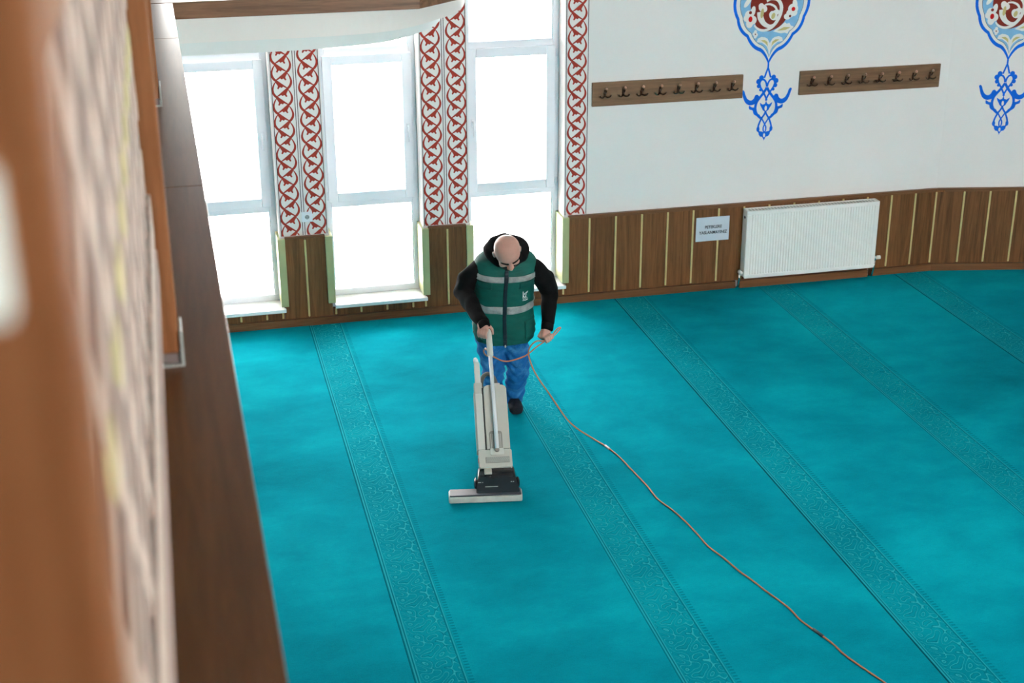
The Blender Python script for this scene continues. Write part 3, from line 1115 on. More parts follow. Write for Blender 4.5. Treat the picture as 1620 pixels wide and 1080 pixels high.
un = Vector((0.0, -0.69163, 0.72225))
BM_ = Matrix((us, uu, un)).transposed().to_4x4()
BM_.translation = Vector((0, 0, 0.107))
VW = Matrix.Translation(VO) @ Matrix.Rotation(TH, 4, 'Z') @ BM_


def rrect(x0, x1, y0, y1, r, rt=None, n=5):
    """rounded rectangle; rt = radius of the top corners"""
    rt = r if rt is None else rt
    out = []
    for cx, cy, a0, rr in ((x1 - r, y0 + r, -90, r), (x1 - rt, y1 - rt, 0, rt), (x0 + rt, y1 - rt, 90, rt), (x0 + r, y0 + r, 180, r)):
        for k in range(n + 1):
            a = math.radians(a0 + 90 * k / n)
            out.append((cx + rr * math.cos(a), cy + rr * math.sin(a)))
    return out


def vb(mb, name, mat, parent=None, **kw):
    mb.xform(BM_)
    return mb.build(name, mat, parent or vac, **kw)


lower = vb(MB().plan(rrect(-0.105, 0.105, 0.0, 0.120, 0.012), -0.072, 0.044), 'motor_housing', M_beige, bevel=0.006, seg=3)
gm = vb(MB().plan(rrect(-0.062, 0.090, 0.030, 0.070, 0.004), 0.044, 0.0462), 'vent_grille', M_greyp, lower, bevel=0.001, seg=1)
m = MB()
for r_ in range(4):
    for c_ in range(26):
        gx = -0.058 + c_ * 0.00575 + (0.0028 if r_ % 2 else 0)
        m.box(gx, gx + 0.0034, 0.0335 + r_ * 0.009, 0.0335 + r_ * 0.009 + 0.0055, 0.0462, 0.0468)
vb(m, 'grille_slots', M_steel, lower)
vb(MB().plan(rrect(-0.030, 0.056, 0.080, 0.126, 0.010), 0.044, 0.0505), 'pivot_plate', M_beige_l, lower, bevel=0.002)
vb(MB().tube([(0.013, 0.112, 0.050), (0.013, 0.112, 0.0665)], 0.0145, 18), 'pivot_screw', M_greyp, lower, bevel=0.002)
vb(MB().box(-0.1075, -0.1045, 0.050, 0.075, -0.012, 0.02), 'button', M_redp, lower, bevel=0.001, seg=1)
bag = vb(MB().plan(rrect(-0.050, 0.098, 0.123, 0.562, 0.006, 0.034, 7), -0.072, 0.040), 'bag_housing', M_beige, bevel=0.007, seg=3)
vb(MB().plan(rrect(-0.030, 0.052, 0.126, 0.245, 0.004, 0.018), 0.040, 0.0415), 'bag_window', M_greyp, bag, bevel=0.0008, seg=1)
m = MB()
for k in range(7):
    m.box(-0.022 + k * 0.010, -0.0185 + k * 0.010, 0.132, 0.225, 0.0415, 0.0424)
vb(m, 'window_ribs', M_beige, bag)
vb(MB().box(-0.0595, -0.0495, 0.123, 0.545, -0.060, 0.030), 'gap_shade', M_dark, bag)  # dark strip standing in for the shade between column and bag housing
col = vb(MB().plan(rrect(-0.105, -0.0585, 0.123, 0.505, 0.004, 0.006), -0.060, 0.036), 'tool_column', M_beige_l, bevel=0.008, seg=3)
vb(MB().plan(rrect(-0.111, -0.1045, 0.123, 0.520, 0.002), -0.060, 0.022), 'column_edge', M_beige, col, bevel=0.002)
vb(MB().plan(rrect(-0.107, -0.056, 0.495, 0.585, 0.006), -0.040, 0.030), 'wand_collar', M_beige, col, bevel=0.006, seg=3)
vb(MB().plan(rrect(-0.098, -0.062, 0.575, 0.735, 0.006, 0.014), -0.012, 0.024), 'wand', M_beige_l, col, bevel=0.008, seg=3)
vb(MB().tube([(-0.083, 0.73, 0.006), (-0.086, 0.752, 0.008), (-0.089, 0.766, 0.010)], [0.017, 0.016, 0.008], 14), 'wand_tip', M_tube, col, smooth=True)
hp = spline([(-0.060, 0.555, -0.030), (-0.055, 0.615, -0.032), (-0.036, 0.655, -0.030), (-0.006, 0.665, -0.028), (0.022, 0.640, -0.026), (0.036, 0.600, -0.024), (0.040, 0.572, -0.024)], 9)
hr_ = [0.0135 + (0.0014 if i % 2 else -0.0006) for i in range(len(hp))]
vb(MB().tube(hp, hr_, 14), 'hose', M_hose, smooth=True)
vb(MB().plan(rrect(0.018, 0.062, 0.560, 0.590, 0.004), -0.046, -0.002), 'hose_collar', M_beige_l, bevel=0.003)
vb(MB().box(-0.050, 0.060, 0.556, 0.572, -0.066, -0.004), 'top_plate', M_greyp, bevel=0.003)
HA, HB = Vector((0.013, 0.118, 0.062)), Vector((0.008, 0.955, 0.062))


def hpt(t):
    return HA + (HB - HA) * t


han = vb(MB().tube([hpt(0), hpt(0.78)], 0.0128, 14), 'handle_tube', M_tube, smooth=True)
vb(MB().tube([hpt(0.755), hpt(0.765), hpt(0.85), hpt(0.93), hpt(0.995), hpt(1.005)], [0.016, 0.0195, 0.020, 0.0185, 0.018, 0.012], 16), 'grip', M_beige_l, han, smooth=True)
# floor head
m = MB()
m.add([(-0.137, -0.213, 0.046), (0.141, -0.213, 0.046), (0.134, 0.035, 0.046), (-0.128, 0.035, 0.046),
       (-0.128, -0.200, 0.062), (0.132, -0.200, 0.062), (0.112, 0.030, 0.118), (-0.108, 0.030, 0.118),
       (-0.114, -0.045, 0.118), (0.114, -0.045, 0.118)],
      [(0, 3, 2, 1), (0, 1, 5, 4), (2, 3, 7, 6), (1, 2, 6, 9, 5), (3, 0, 4, 8, 7), (8, 9, 6, 7), (4, 5, 9, 8)])
hood = m.build('head_hood', M_hood, vac, bevel=0.012, seg=3)
MB().plan(rrect(-0.302, 0.151, -0.238, -0.140, 0.012), 0.004, 0.046).build('bumper', M_bumper, vac, bevel=0.006, seg=3)
MB().plan(rrect(-0.297, 0.146, -0.231, -0.143, 0.010), 0.0455, 0.054).build('bumper_lid', M_lid, vac, bevel=0.004, seg=3)
MB().plan(rrect(-0.075, -0.028, -0.075, -0.005, 0.004), 0.112, 0.128).build('pedal', M_beige, vac, bevel=0.003)
for s in (-1, 1):
    MB().ell((0, 0, 0), (0.012, 0.05, 0.03)).xform(Matrix.Translation((s * 0.133, -0.09, 0.062))).build('side_knob', M_hood, vac, True)
MB().plan(rrect(-0.13, 0.135, -0.150, 0.032, 0.01), 0.006, 0.047).build('brush_housing', M_hood, vac, bevel=0.003)
MB().tube([(-0.095, -0.006, 0.095), (0.095, -0.006, 0.095)], 0.036, 18).build('neck_roller', M_dark, vac, True)
for s in (-1, 1):
    MB().tube([(s * 0.085 - 0.012, 0.045, 0.036), (s * 0.085 + 0.012, 0.045, 0.036)], 0.036, 20).build('wheel', M_dark, vac, True)
# worn label strokes on the hood
m = MB()
sl = lambda y: 0.062 + (y + 0.2) / 0.155 * 0.056 + 0.0008
for a, b, y in ((-0.075, 0.005, -0.165), (-0.118, -0.098, -0.13), (-0.092, -0.086, -0.13), (0.085, 0.094, -0.13), (0.098, 0.106, -0.13)):
    m.add([(a, y - 0.003, sl(y - 0.003)), (b, y - 0.003, sl(y - 0.003)), (b, y + 0.002, sl(y + 0.002)), (a, y + 0.002, sl(y + 0.002))], [(0, 1, 2, 3)])
m.build('worn_marks', M_steel, hood)

# ------------------------------------------------------------------ the man
M_skin = plain('skin', (0.57, 0.30, 0.235), 0.45, 0, 0.4, 14, 0.08, 0.05, 150)
M_skin.node_tree.nodes['Principled BSDF'].inputs['Subsurface Weight'].default_value = 0.08
M_skin.node_tree.nodes['Principled BSDF'].inputs['Subsurface Radius'].default_value = (0.02, 0.008, 0.005)
M_vest = plain('green_vest_cloth', (0.004, 0.092, 0.072), 0.6, 0, 0.3, 10, 0.15, 0.35, 16)
M_vest_d = plain('green_vest_flap', (0.003, 0.075, 0.062), 0.6, 0, 0.3, 10, 0.15, 0.3, 20)
M_sweat = plain('black_sweatshirt_cloth', (0.006, 0.0055, 0.006), 0.9, 0, 0.12, 20, 0.25, 0.5, 18)
M_reflect = plain('silver_reflective_tape', (0.34, 0.34, 0.325), 0.5, 0.1, 0.3, 26, 0.28, 0.5, 30)
M_zip = plain('dark_zip', (0.006, 0.014, 0.024), 0.5, 0, 0.4)
M_shoe = plain('navy_black_shoe', (0.010, 0.011, 0.018), 0.7, 0, 0.3, 30, 0.5, 0.3, 90)
M_beard = plain('dark_stubble', (0.06, 0.04, 0.035), 0.8, 0, 0.2, 120, 0.5)
M_hair = plain('dark_eyebrow_hair', (0.02, 0.013, 0.010), 0.7, 0, 0.2)
M_eye = plain('eye_white', (0.6, 0.55, 0.5), 0.3, 0, 0.5)
N = NT('blue_jeans')
vv = N.coord()
f1 = N.noise(vv, 7, 5, 0.65, 0.6)
f2 = N.noise(vv, 160, 2, 0.6)
jc = N.ramp(N.m('ADD', N.m('MULTIPLY', f1, 0.85), N.m('MULTIPLY', f2, 0.15)), [(0.34, (0.004, 0.065, 0.22)), (0.5, (0.010, 0.13, 0.37)), (0.66, (0.06, 0.26, 0.52))])
N.bump(N.noise(vv, 22, 4, 0.6, 0.8), 0.55, 0.012)
M_jeans = N.base(jc, 0.8, 0, 0.25)

PB = Vector((2.07, -2.0, 0.0))
EX = Vector((math.cos(TH), math.sin(TH), 0))
EYb = Vector((-math.sin(TH), math.cos(TH), 0))


def rot_head():
    R1 = Matrix.Rotation(math.radians(47), 3, 'X')        # chin down
    R0 = Matrix.Rotation(math.radians(11), 3, 'Z')          # face a little to his left
    R2 = Matrix.Rotation(TH, 3, 'Z')
    R3 = Matrix.Rotation(math.radians(-2), 3, 'Y')
    return R2 @ R1 @ R3 @ R0


HC = Vector((2.018, -2.395, 1.298))
HR = rot_head()
HS = Vector((1.07, 0.88, 0.93))


def hp_(x, y, z):
    return HC + HR @ Vector((x * HS.x, y * HS.y, z * HS.z))


def hell(mb, c, r, extra=None):
    rot = HR if extra is None else HR @ extra
    mb.ell(hp_(*c), (r[0] * HS.x, r[1] * HS.y, r[2] * HS.z), rot, 24, 16)


body = MB()
# head
hell(body, (0, 0.018, 0.036), (0.079, 0.099, 0.083))
hell(body, (0, -0.010, 0.012), (0.076, 0.086, 0.082))
hell(body, (0, -0.034, -0.045), (0.062, 0.060, 0.080))
hell(body, (0, -0.060, -0.104), (0.040, 0.034, 0.028))
hell(body, (0, -0.082, 0.012), (0.050, 0.016, 0.012))
for s in (-1, 1):
    hell(body, (s * 0.040, -0.062, -0.046), (0.024, 0.026, 0.024))
    hell(body, (s * 0.078, 0.010, -0.020), (0.010, 0.018, 0.029))
    hell(body, (s * 0.083, 0.018, -0.010), (0.007, 0.013, 0.021))
    hell(body, (s * 0.013, -0.104, -0.046), (0.010, 0.012, 0.009))
    hell(body, (s * 0.026, -0.086, 0.008), (0.022, 0.012, 0.008))
body.chain([hp_(0, -0.086, 0.004), hp_(0, -0.103, -0.024), hp_(0, -0.114, -0.045)], [0.010, 0.0125, 0.0155])
hell(body, (0, -0.092, -0.073), (0.026, 0.012, 0.006))
hell(body, (0, -0.089, -0.084), (0.022, 0.012, 0.007))
# neck and trunk under the clothes
NB = Vector((2.062, -2.185, 1.17))
body.chain([hp_(0, 0.035, -0.06), NB], [0.058, 0.066])
body.loft([((2.07, -2.03, 0.60), EX * 0.15, EYb * 0.10), ((2.065, -2.06, 0.80), EX * 0.15, EYb * 0.11), ((2.058, -2.12, 1.02), EX * 0.16, EYb * 0.10), ((2.06, -2.165, 1.15), EX * 0.13, EYb * 0.07)], 24, 2)
SR, ER = Vector((1.866, -2.130, 1.102)), Vector((1.786, -2.065, 0.935))
bar = (VW @ HB - VW @ HA).normalized()
GP = VW @ hpt(0.952)
sv, nv = (VW.to_3x3() @ Vector((1, 0, 0))).normalized(), (VW.to_3x3() @ Vector((0, 0, 1))).normalized()
WR = GP + bar * 0.062 - sv * 0.034 + nv * 0.020
SL, EL, WL = Vector((2.268, -2.19, 1.095)), Vector((2.388, -2.075, 0.885)), Vector((2.330, -2.235, 0.712))
body.chain([SR + Vector((0.02, -0.01, -0.02)), ER, WR], [0.040, 0.038, 0.027])
body.chain([SL + Vector((-0.02, -0.01, -0.02)), EL, WL], [0.040, 0.038, 0.028])
HipR, KnR, AnR = Vector((1.972, -1.995, 0.62)), Vector((1.998, -2.045, 0.335)), Vector((2.000, -1.955, 0.075))
HipL, KnL, AnL = Vector((2.150, -2.015, 0.61)), Vector((2.172, -2.045, 0.315)), Vector((2.160, -1.945, 0.075))
body.chain([HipR, KnR, AnR, Vector((1.985, -2.06, 0.040))], [0.075, 0.052, 0.034, 0.022])
body.chain([HipL, KnL, AnL, Vector((2.152, -2.06, 0.040))], [0.075, 0.052, 0.034, 0.022])


def hand(mb, wrist, bp, d, m, w, rb, k=1.0, spread=0.0195, start=8, curl=(52, 110, 160), thumb=None):
    """palm, four fingers curled round a bar and a thumb closing against them"""
    d = d.normalized()
    m = (m - d * m.dot(d)).normalized()
    w = (w - d * w.dot(d) - m * w.dot(m)).normalized()
    fr = [0.0088, 0.0092, 0.0088, 0.0076]
    ln = [0.93, 1.0, 0.95, 0.80]
    kn = []
    for i in range(4):
        a = bp + d * ((i - 1.5) * spread)
        r0 = rb + fr[i]
        P = []
        for j, ph in enumerate((-start,) + tuple(curl)):
            ph = math.radians(ph * ln[i] if j else ph)
            rr = r0 + (0.010 if j == 0 else 0.006 if j == 1 else 0.0)
            P.append(a + (m * math.cos(ph) + w * math.sin(ph)) * rr * k)
        kn.append(P[0])
        mb.chain(P, [fr[i] * 1.12, fr[i] * 1.02, fr[i] * 0.94, fr[i] * 0.82])
    for i in range(4):
        mb.chain([wrist + d * ((i - 1.5) * 0.010), (wrist + kn[i]) / 2 + m * 0.003 + d * ((i - 1.5) * 0.003), kn[i]], [0.023, 0.020, fr[i] * 1.4])
    tb = wrist.lerp(kn[0], 0.35) - d * 0.014 - w * 0.008
    t1 = wrist.lerp(kn[0], 0.78) - d * 0.022 - w * 0.024
    t2 = bp - d * 0.020 - w * (rb + 0.006) + m * 0.004
    t3 = bp - d * 0.008 - w * (rb + 0.004) - m * (rb * 0.6)
    if thumb:
        t1, t2, t3 = thumb
    mb.chain([tb, t1, t2, t3], [0.016, 0.0125, 0.0108, 0.0085])


def vw(t, off=0.0):
    return VW @ hpt(t)


hand(body, WR, GP - sv * 0.034 + nv * 0.002 - bar * 0.002, bar * 0.35 - sv * 0.9 - nv * 0.25, nv * 0.9 - sv * 0.1, -bar, 0.0165, 1.1, 0.0185, 25, (38, 88, 128),
     (GP + bar * 0.040 + sv * 0.004 + nv * 0.026, GP + bar * 0.016 + sv * 0.022 + nv * 0.024, GP - bar * 0.010 + sv * 0.026 + nv * 0.012))
CPL = Vector((2.318, -2.296, 0.628))
cdir = Vector((0.137, 0.07, 0.035)).normalized()
hand(body, WL, CPL, cdir, Vector((0, 0.35, 0.95)), Vector((0.05, -1, -0.1)), 0.009, 1.0, 0.0195, 30)
me = remesh(body, 'person', 0.0042, 5, 0.5)
person = link('person', shift(me, PB), M_skin, None, loc=PB)
tag(person, 'bald man in green reflective vest, black sweatshirt and jeans bending over the vacuum cleaner', 'person')


def pl(mb, name, mat, smooth=True, bevel=0.0):
    mb.v = [p - PB for p in mb.v]
    return mb.build(name, mat, person, smooth, bevel)


def pr(mb, name, mat, voxel, sm_=6, fac=0.5):
    return link(name, shift(remesh(mb, name, voxel, sm_, fac), PB), mat, person)


# face details
for s in (-1, 1):
    e = MB()
    hell(e, (s * 0.030, -0.074, -0.014), (0.012, 0.010, 0.010))
    pl(e, 'eye', M_eye)
    e = MB()
    hell(e, (s * 0.030, -0.0775, -0.010), (0.0155, 0.0115, 0.0095))
    pl(e, 'eyelid', M_skin)
    pts = [hp_(s * 0.012, -0.101, 0.008), hp_(s * 0.026, -0.0995, 0.014), hp_(s * 0.044, -0.088, 0.013), hp_(s * 0.056, -0.074, 0.006)]
    pl(MB().tube(spline(pts, 4), [0.004] + [0.0054] * 8 + [0.005, 0.0044, 0.0036, 0.0026], 8), 'eyebrow', M_hair)
e = MB()
hell(e, (0, -0.040, -0.072), (0.0605, 0.0585, 0.062))
hell(e, (0, -0.061, -0.104), (0.0425, 0.0365, 0.030))
pr(e, 'beard', M_beard, 0.004, 3)
e = MB()
hell(e, (0, -0.1005, -0.0785), (0.021, 0.006, 0.0045))
pl(e, 'mouth', plain('lips', (0.30, 0.11, 0.09), 0.5))

# jeans
j = MB()
j.loft([((2.066, -2.020, 0.50), EX * 0.155, EYb * 0.092), ((2.066, -2.018, 0.58), EX * 0.178, EYb * 0.115), ((2.066, -2.03, 0.70), EX * 0.180, EYb * 0.12), ((2.066, -2.05, 0.80), EX * 0.170, EYb * 0.12)], 28, 2.3)
j.chain([HipR, HipR.lerp(KnR, 0.5), KnR, KnR.lerp(AnR, 0.5), AnR + Vector((0, -0.012, -0.004))], [0.100, 0.094, 0.079, 0.071, 0.068])
j.chain([HipL, HipL.lerp(KnL, 0.5), KnL, KnL.lerp(AnL, 0.5), AnL + Vector((0, -0.012, -0.004))], [0.100, 0.094, 0.080, 0.071, 0.068])
jm = remesh(j, 'jeans', 0.006, 8)
wrinkle(jm, lambda p: 0.0045 * math.sin(p.z * 95 + 5 * math.sin(p.x * 30) + p.y * 22) * (1 if p.z < 0.62 else 0.3) + 0.006 * mnoise.noise(p * 14), 0.035)
link('jeans', shift(jm, PB), M_jeans, person)

# shoes
for an, tx in ((AnR, -0.020), (AnL, -0.012)):
    s_ = MB()
    bx = an.x
    y0 = an.y + 0.055
    s_.loft([((bx + 0.002, y0 + 0.01, 0.036), (0.030, 0, 0), (0, 0, 0.034)), ((bx, y0 - 0.02, 0.044), (0.039, 0, 0), (0, 0, 0.043)),
             ((bx + tx * 0.3, y0 - 0.075, 0.046), (0.042, 0, 0), (0, 0, 0.045)), ((bx + tx * 0.7, y0 - 0.14, 0.038), (0.050, 0, 0), (0, 0, 0.036)),
             ((bx + tx, y0 - 0.195, 0.031), (0.050, 0, 0), (0, 0, 0.028)), ((bx + tx * 1.1, y0 - 0.225, 0.025), (0.036, 0, 0), (0, 0, 0.020))], 24, 2.6)
    s_.chain([(bx + tx * 0.2, an.y - 0.012, 0.050), (bx + tx * 0.2, an.y - 0.030, 0.066)], [0.050, 0.048])
    s_.chain([(an.x, an.y - 0.01, 0.068), (an.x + tx * 0.5, an.y - 0.06, 0.056), (an.x + tx * 0.8, an.y - 0.105, 0.043)], [0.047, 0.044, 0.040])
    s_.chain([(bx + tx * 0.4, an.y - 0.06, 0.055), (bx + tx * 0.6, an.y - 0.10, 0.040)], [0.040, 0.034])
    so = pr(s_, 'shoe', M_shoe, 0.005, 5)

# black sweatshirt: sleeves, shoulders, hood collar
sw_ = MB()
sw_.chain([SR + Vector((0.02, 0, 0.0)), SR.lerp(ER, 0.5) + Vector((-0.010, 0.005, 0)), ER, ER.lerp(WR, 0.45), ER.lerp(WR, 0.97)], [0.070, 0.072, 0.062, 0.056, 0.043])
sw_.chain([SL + Vector((-0.02, 0, 0)), SL.lerp(EL, 0.5) + Vector((0.008, 0, 0)), EL, EL.lerp(WL, 0.45), EL.lerp(WL, 0.96)], [0.070, 0.070, 0.060, 0.054, 0.044])
sw_.chain([SR + Vector((0.03, 0, 0.005)), NB + Vector((0, 0.01, -0.02)), SL + Vector((-0.03, 0, 0.005))], [0.06, 0.075, 0.06])
sm_me = remesh(sw_, 'sweatshirt', 0.006, 7)
wrinkle(sm_me, lambda p: 0.003 * math.sin(p.z * 42 + p.x * 25 + 3 * math.sin(p.y * 18)) + 0.005 * mnoise.noise(p * 16))
link('sweatshirt', shift(sm_me, PB), M_sweat, person)
for a, b, r in ((ER, WR, 0.036), (EL, WL, 0.040)):
    dd = (b - a).normalized()
    c0 = a.lerp(b, 0.99)
    pl(MB().tube([c0, c0 + dd * 0.012, c0 + dd * 0.045, c0 + dd * 0.05], [r, r + 0.003, r + 0.001, r - 0.006], 20), 'cuff', M_sweat)
hd = MB()
cen = Vector((2.060, -2.195, 1.235))
ringp, ringr = [], []
for k in range(25):
    a = 2 * PI * k / 24
    back = (1 + math.sin(a)) / 2                     # 1 behind the head, 0 at the chin
    r = 0.093 + 0.012 * back
    p = cen + EX * (r * 1.05 * math.cos(a)) + EYb * (r * math.sin(a) * 1.0 + 0.0) + Vector((0, 0, -0.040 + 0.072 * back))
    ringp.append(p)
    ringr.append(0.038 + 0.020 * back)
hd.chain(ringp, ringr)
hm = remesh(hd, 'hood', 0.006, 6)
wrinkle(hm, lambda p: 0.006 * mnoise.noise(p * 13) + 0.003 * math.sin(p.x * 60 + p.z * 50))
link('hood', shift(hm, PB), M_sweat, person)

# vest: a parametric shell so that tape, zip, flaps and emblem follow it
VR = [((2.072, -2.045, 0.600), 0.205, 0.150, 15), ((2.068, -2.055, 0.680), 0.212, 0.158, 14), ((2.062, -2.070, 0.800), 0.203, 0.156, 14),
      ((2.060, -2.095, 0.920), 0.203, 0.154, 15), ((2.058, -2.125, 1.030), 0.207, 0.146, 18), ((2.060, -2.150, 1.105), 0.212, 0.130, 20),
      ((2.060, -2.165, 1.160), 0.206, 0.110, 22), ((2.062, -2.178, 1.200), 0.165, 0.092, 22), ((2.064, -2.185, 1.220), 0.092, 0.075, 22)]


def vest_pt(v, th, off=0.0):
    v = max(0.0, min(len(VR) - 1.0, v))
    i = min(int(v), len(VR) - 2)
    t = v - i

    def cr(f):
        p0, p1, p2, p3 = f(max(i - 1, 0)), f(i), f(i + 1), f(min(i + 2, len(VR) - 1))
        return 0.5 * ((2 * p1) + (p2 - p0) * t + (2 * p0 - 5 * p1 + 4 * p2 - p3) * t * t + (3 * p1 - p0 - 3 * p2 + p3) * t ** 3)
    c = cr(lambda k: Vector(VR[k][0]))
    hw = cr(lambda k: VR[k][1])
    hd_ = cr(lambda k: VR[k][2])
    tl = math.radians(cr(lambda k: VR[k][3]))
    ey = EYb * math.cos(tl) + Vector((0, 0, math.sin(tl)))
    e = 2.5
    ca, sa = math.cos(th), math.sin(th)
    wr_ = (0.0045 if v < 3.4 else 0.0045 * max(0.25, 1 - (v - 3.4))) * math.sin(9 * th + 14 * v) * math.sin(2.1 * v + 2 * th) + 0.0025 * math.sin(17 * v + 3 * math.sin(2 * th)) * (0.5 - 0.4 * math.cos(th * 2))
    hw2, hd2 = hw + wr_ + off, hd_ + wr_ + off
    return c + EX * (hw2 * abs(ca) ** (2 / e) * (1 if ca >= 0 else -1)) + ey * (hd2 * abs(sa) ** (2 / e) * (1 if sa >= 0 else -1))


NV, NTH = 56, 96
m = MB()
vs, fs = [], []
for i in range(NV + 1):
    for k in range(NTH):
        vs.append(vest_pt((len(VR) - 1) * i / NV, 2 * PI * k / NTH))
for i in range(NV):
    for k in range(NTH):
        fs.append((i * NTH + k, i * NTH + (k + 1) % NTH, (i + 1) * NTH + (k + 1) % NTH, (i + 1) * NTH + k))
fs.append(tuple(range(NV * NTH, (NV + 1) * NTH)))
fs.append(tuple(range(NTH - 1, -1, -1)))
vest = pl(m.add(vs, fs), 'vest', M_vest)


def vest_patch(name, mat, v0, v1, t0, t1, off, nv=6, nt=24, parent=None, skew=0.0, thick=0.003):
    m = MB()
    vs, fs = [], []
    for i in range(nv + 1):
        for k in range(nt + 1):
            th = t0 + (t1 - t0) * k / nt
            vs.append(vest_pt(v0 + (v1 - v0) * i / nv + skew * k / nt, th, off) - PB)
    for i in range(nv):
        for k in range(nt):
            a = i * (nt + 1) + k
            fs.append((a, a + 1, a + nt + 2, a + nt + 1))
    m.add(vs, fs)
    o = m.build(name, mat, parent or vest, True)
    sd = o.modifiers.new('thickness', 'SOLIDIFY')
    sd.thickness = thick
    sd.offset = 1.0
    return o


D = math.radians
FT = D(-90)
zt = 0.030            # half width of the zip in angle
vest_patch('zip', M_zip, 0.0, 6.3, FT - zt, FT + zt, 0.002, 60, 4)
for s in (-1, 1):
    a, b = (FT + s * 0.036, FT + s * 1.30)
    vest_patch('reflective_band', M_reflect, 4.72, 5.34, min(a, b), max(a, b), 0.0015, 5, 30)
    vest_patch('reflective_band', M_reflect, 2.36, 2.82, min(a, b), max(a, FT + s * 1.9 if s > 0 else a) if s > 0 else max(a, b), 0.0015, 5, 30)
vest_patch('pocket_flap', M_vest_d, 4.05, 4.62, FT - 1.02, FT - 0.36, 0.002, 5, 14, thick=0.004)
vest_patch('pocket_flap', M_vest_d, 4.05, 4.62, FT + 0.36, FT + 1.02, 0.002, 5, 14, thick=0.004)
vest_patch('pocket', M_vest, 0.5, 1.75, FT + 0.62, FT + 1.35, 0.001, 8, 14, thick=0.004)
vest_patch('pocket', M_vest, 0.5, 1.75, FT - 1.35, FT - 0.62, 0.001, 8, 14, thick=0.004)
# small white emblem: two letters under a spire, a line of lettering below
em = MB()


def vpatch_line(pts, w):
    # strokes laid on the vest surface in (angle, v)
    for a, b in zip(pts[:-1], pts[1:]):
        pa, pb = vest_pt(a[1], a[0], 0.004), vest_pt(b[1], b[0], 0.004)
        nrm = (vest_pt(a[1], a[0], 0.02) - vest_pt(a[1], a[0], 0.0)).normalized()
        sd = (pb - pa).cross(nrm).normalized() * w / 2
        q = [pa - sd - PB, pb - sd - PB, pb + sd - PB, pa + sd - PB]
        em.add(q + [p_ - nrm * 0.001 for p_ in q], [(0, 1, 2, 3), (7, 6, 5, 4), (0, 4, 5, 1), (1, 5, 6, 2), (2, 6, 7, 3), (3, 7, 4, 0)])


t0 = FT + 0.52
EM = lambda pts: [(t0 + (a - t0) * 0.78, 3.5 + (v - 3.5) * 0.85) for a, v in pts]
vpatch_line(EM([(t0, 3.28), (t0, 3.84)]), 0.0048)
vpatch_line(EM([(t0 + 0.115, 3.66), (t0 + 0.02, 3.46), (t0 + 0.125, 3.28)]), 0.0056)
vpatch_line(EM([(t0 + 0.16, 3.30), (t0 + 0.16, 3.66)]), 0.0056)
vpatch_line(EM([(t0 + 0.11, 3.70), (t0 + 0.26, 3.70)]), 0.0048)
vpatch_line(EM([(t0 + 0.19, 3.74), (t0 + 0.29, 3.77)]), 0.0032)
vpatch_line(EM([(t0 + 0.05, 3.62), (t0 + 0.05, 3.72)]), 0.0040)
vpatch_line(EM([(t0 + 0.16, 3.30), (t0 + 0.24, 3.30)]), 0.0048)
vpatch_line(EM([(t0 - 0.02, 3.22), (t0 + 0.28, 3.22)]), 0.0024)
for q_ in range(6):
    vpatch_line(EM([(t0 - 0.02 + q_ * 0.05, 3.10), (t0 + 0.015 + q_ * 0.05, 3.16)]), 0.0048)
em.build('emblem', M_white, vest)
pl(MB().ell(vest_pt(0.02, FT, 0.006), (0.006, 0.004, 0.010)), 'zip_pull', M_steel)

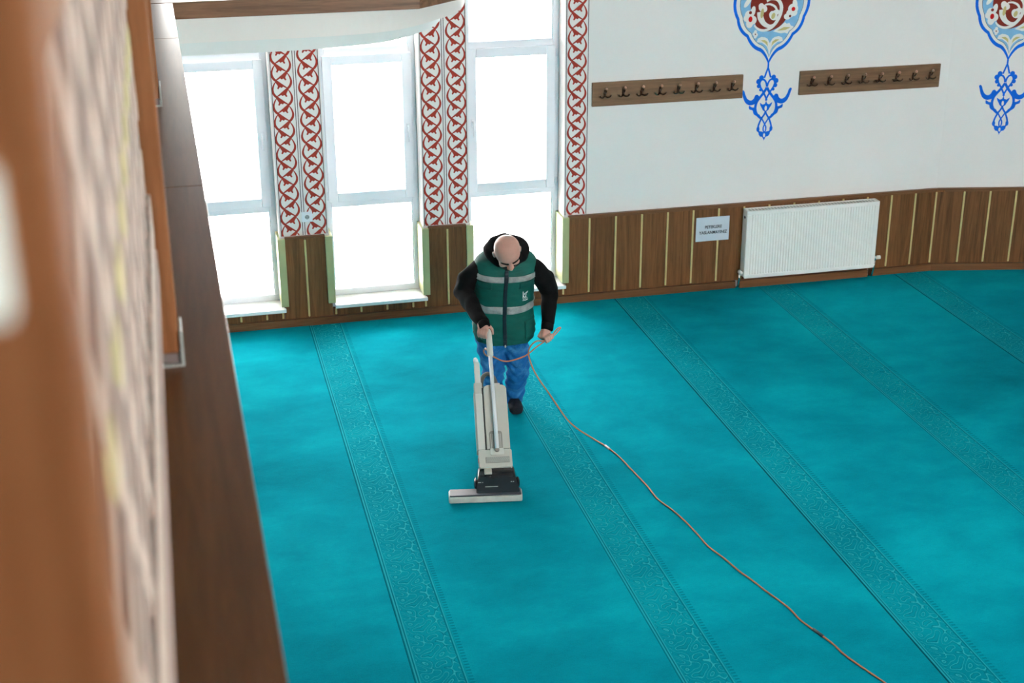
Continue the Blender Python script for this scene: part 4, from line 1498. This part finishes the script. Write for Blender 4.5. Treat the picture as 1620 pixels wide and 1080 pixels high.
# ------------------------------------------------------------------ power cord
M_cord = plain('orange_cord_rubber', (0.50, 0.17, 0.085), 0.5, 0, 0.4, 30, 0.12)
M_cord2 = plain('cord_tape', (0.02, 0.03, 0.04), 0.5)
M_joint = plain('pale_cord_joint', (0.6, 0.58, 0.55), 0.5)
g0 = vw(0.80)
cp = [g0 + Vector((-0.018, 0.02, 0.0)), Vector((1.840, -2.515, 0.695)), Vector((1.832, -2.50, 0.664)), Vector((1.860, -2.46, 0.617)), Vector((1.906, -2.45, 0.602)), Vector((1.965, -2.435, 0.562)),
      Vector((2.031, -2.42, 0.548)), Vector((2.144, -2.375, 0.556)), Vector((2.225, -2.335, 0.592)), CPL + cdir * -0.045 + Vector((0, 0, -0.004)), CPL + cdir * 0.045 + Vector((0, 0, -0.004)),
      Vector((2.404, -2.250, 0.662)), Vector((2.420, -2.240, 0.676)), Vector((2.410, -2.244, 0.680)), Vector((2.385, -2.255, 0.670)), CPL + cdir * 0.03 + Vector((0, 0, 0.006)), CPL + cdir * -0.04 + Vector((0, 0, 0.005)),
      Vector((2.235, -2.315, 0.628)), Vector((2.190, -2.335, 0.606)), Vector((2.168, -2.352, 0.556)), Vector((2.197, -2.370, 0.450)), Vector((2.239, -2.400, 0.369)), Vector((2.285, -2.440, 0.299)),
      Vector((2.344, -2.490, 0.202)), Vector((2.399, -2.530, 0.120)), Vector((2.462, -2.560, 0.061)), Vector((2.520, -2.580, 0.022)), Vector((2.565, -2.650, 0.0065))]
floor_pts = [(2.604, -2.754), (2.641, -2.917), (2.664, -3.118), (2.690, -3.35), (2.698, -3.522), (2.735, -3.66), (2.764, -3.802), (2.785, -3.98), (2.798, -4.143), (2.840, -4.30), (2.871, -4.450), (2.905, -4.56), (2.932, -4.671), (2.965, -4.78), (2.990, -4.882), (3.000, -4.99), (3.027, -5.085), (3.070, -5.23), (3.093, -5.363), (3.170, -5.595), (3.25, -5.85), (3.36, -6.15), (3.50, -6.5), (3.62, -6.8)]
cp += [Vector((x, y, 0.0062)) for x, y in floor_pts]
CB = Vector((2.6, -2.75, 0.0))
cs = spline(cp, 6)
cs = [Vector((p.x, p.y, max(p.z, 0.0058))) for p in cs]
cord = MB().tube([p - CB for p in cs], 0.0047, 8).build('electric_cable', M_cord, None, True, loc=None)
cord.location = CB
tag(cord, 'orange electric cable running from the cleaner handle through the left hand across the carpet', 'cable')
MB().tube([Vector((3.030, -5.092, 0.0066)) - CB, Vector((3.052, -5.165, 0.0066)) - CB], 0.0085, 10).build('tape_wrap', M_cord2, cord, True)
MB().tube([Vector((2.600, -2.735, 0.0068)) - CB, Vector((2.611, -2.785, 0.0066)) - CB], 0.0078, 10).build('cord_joint', M_joint, cord, True)
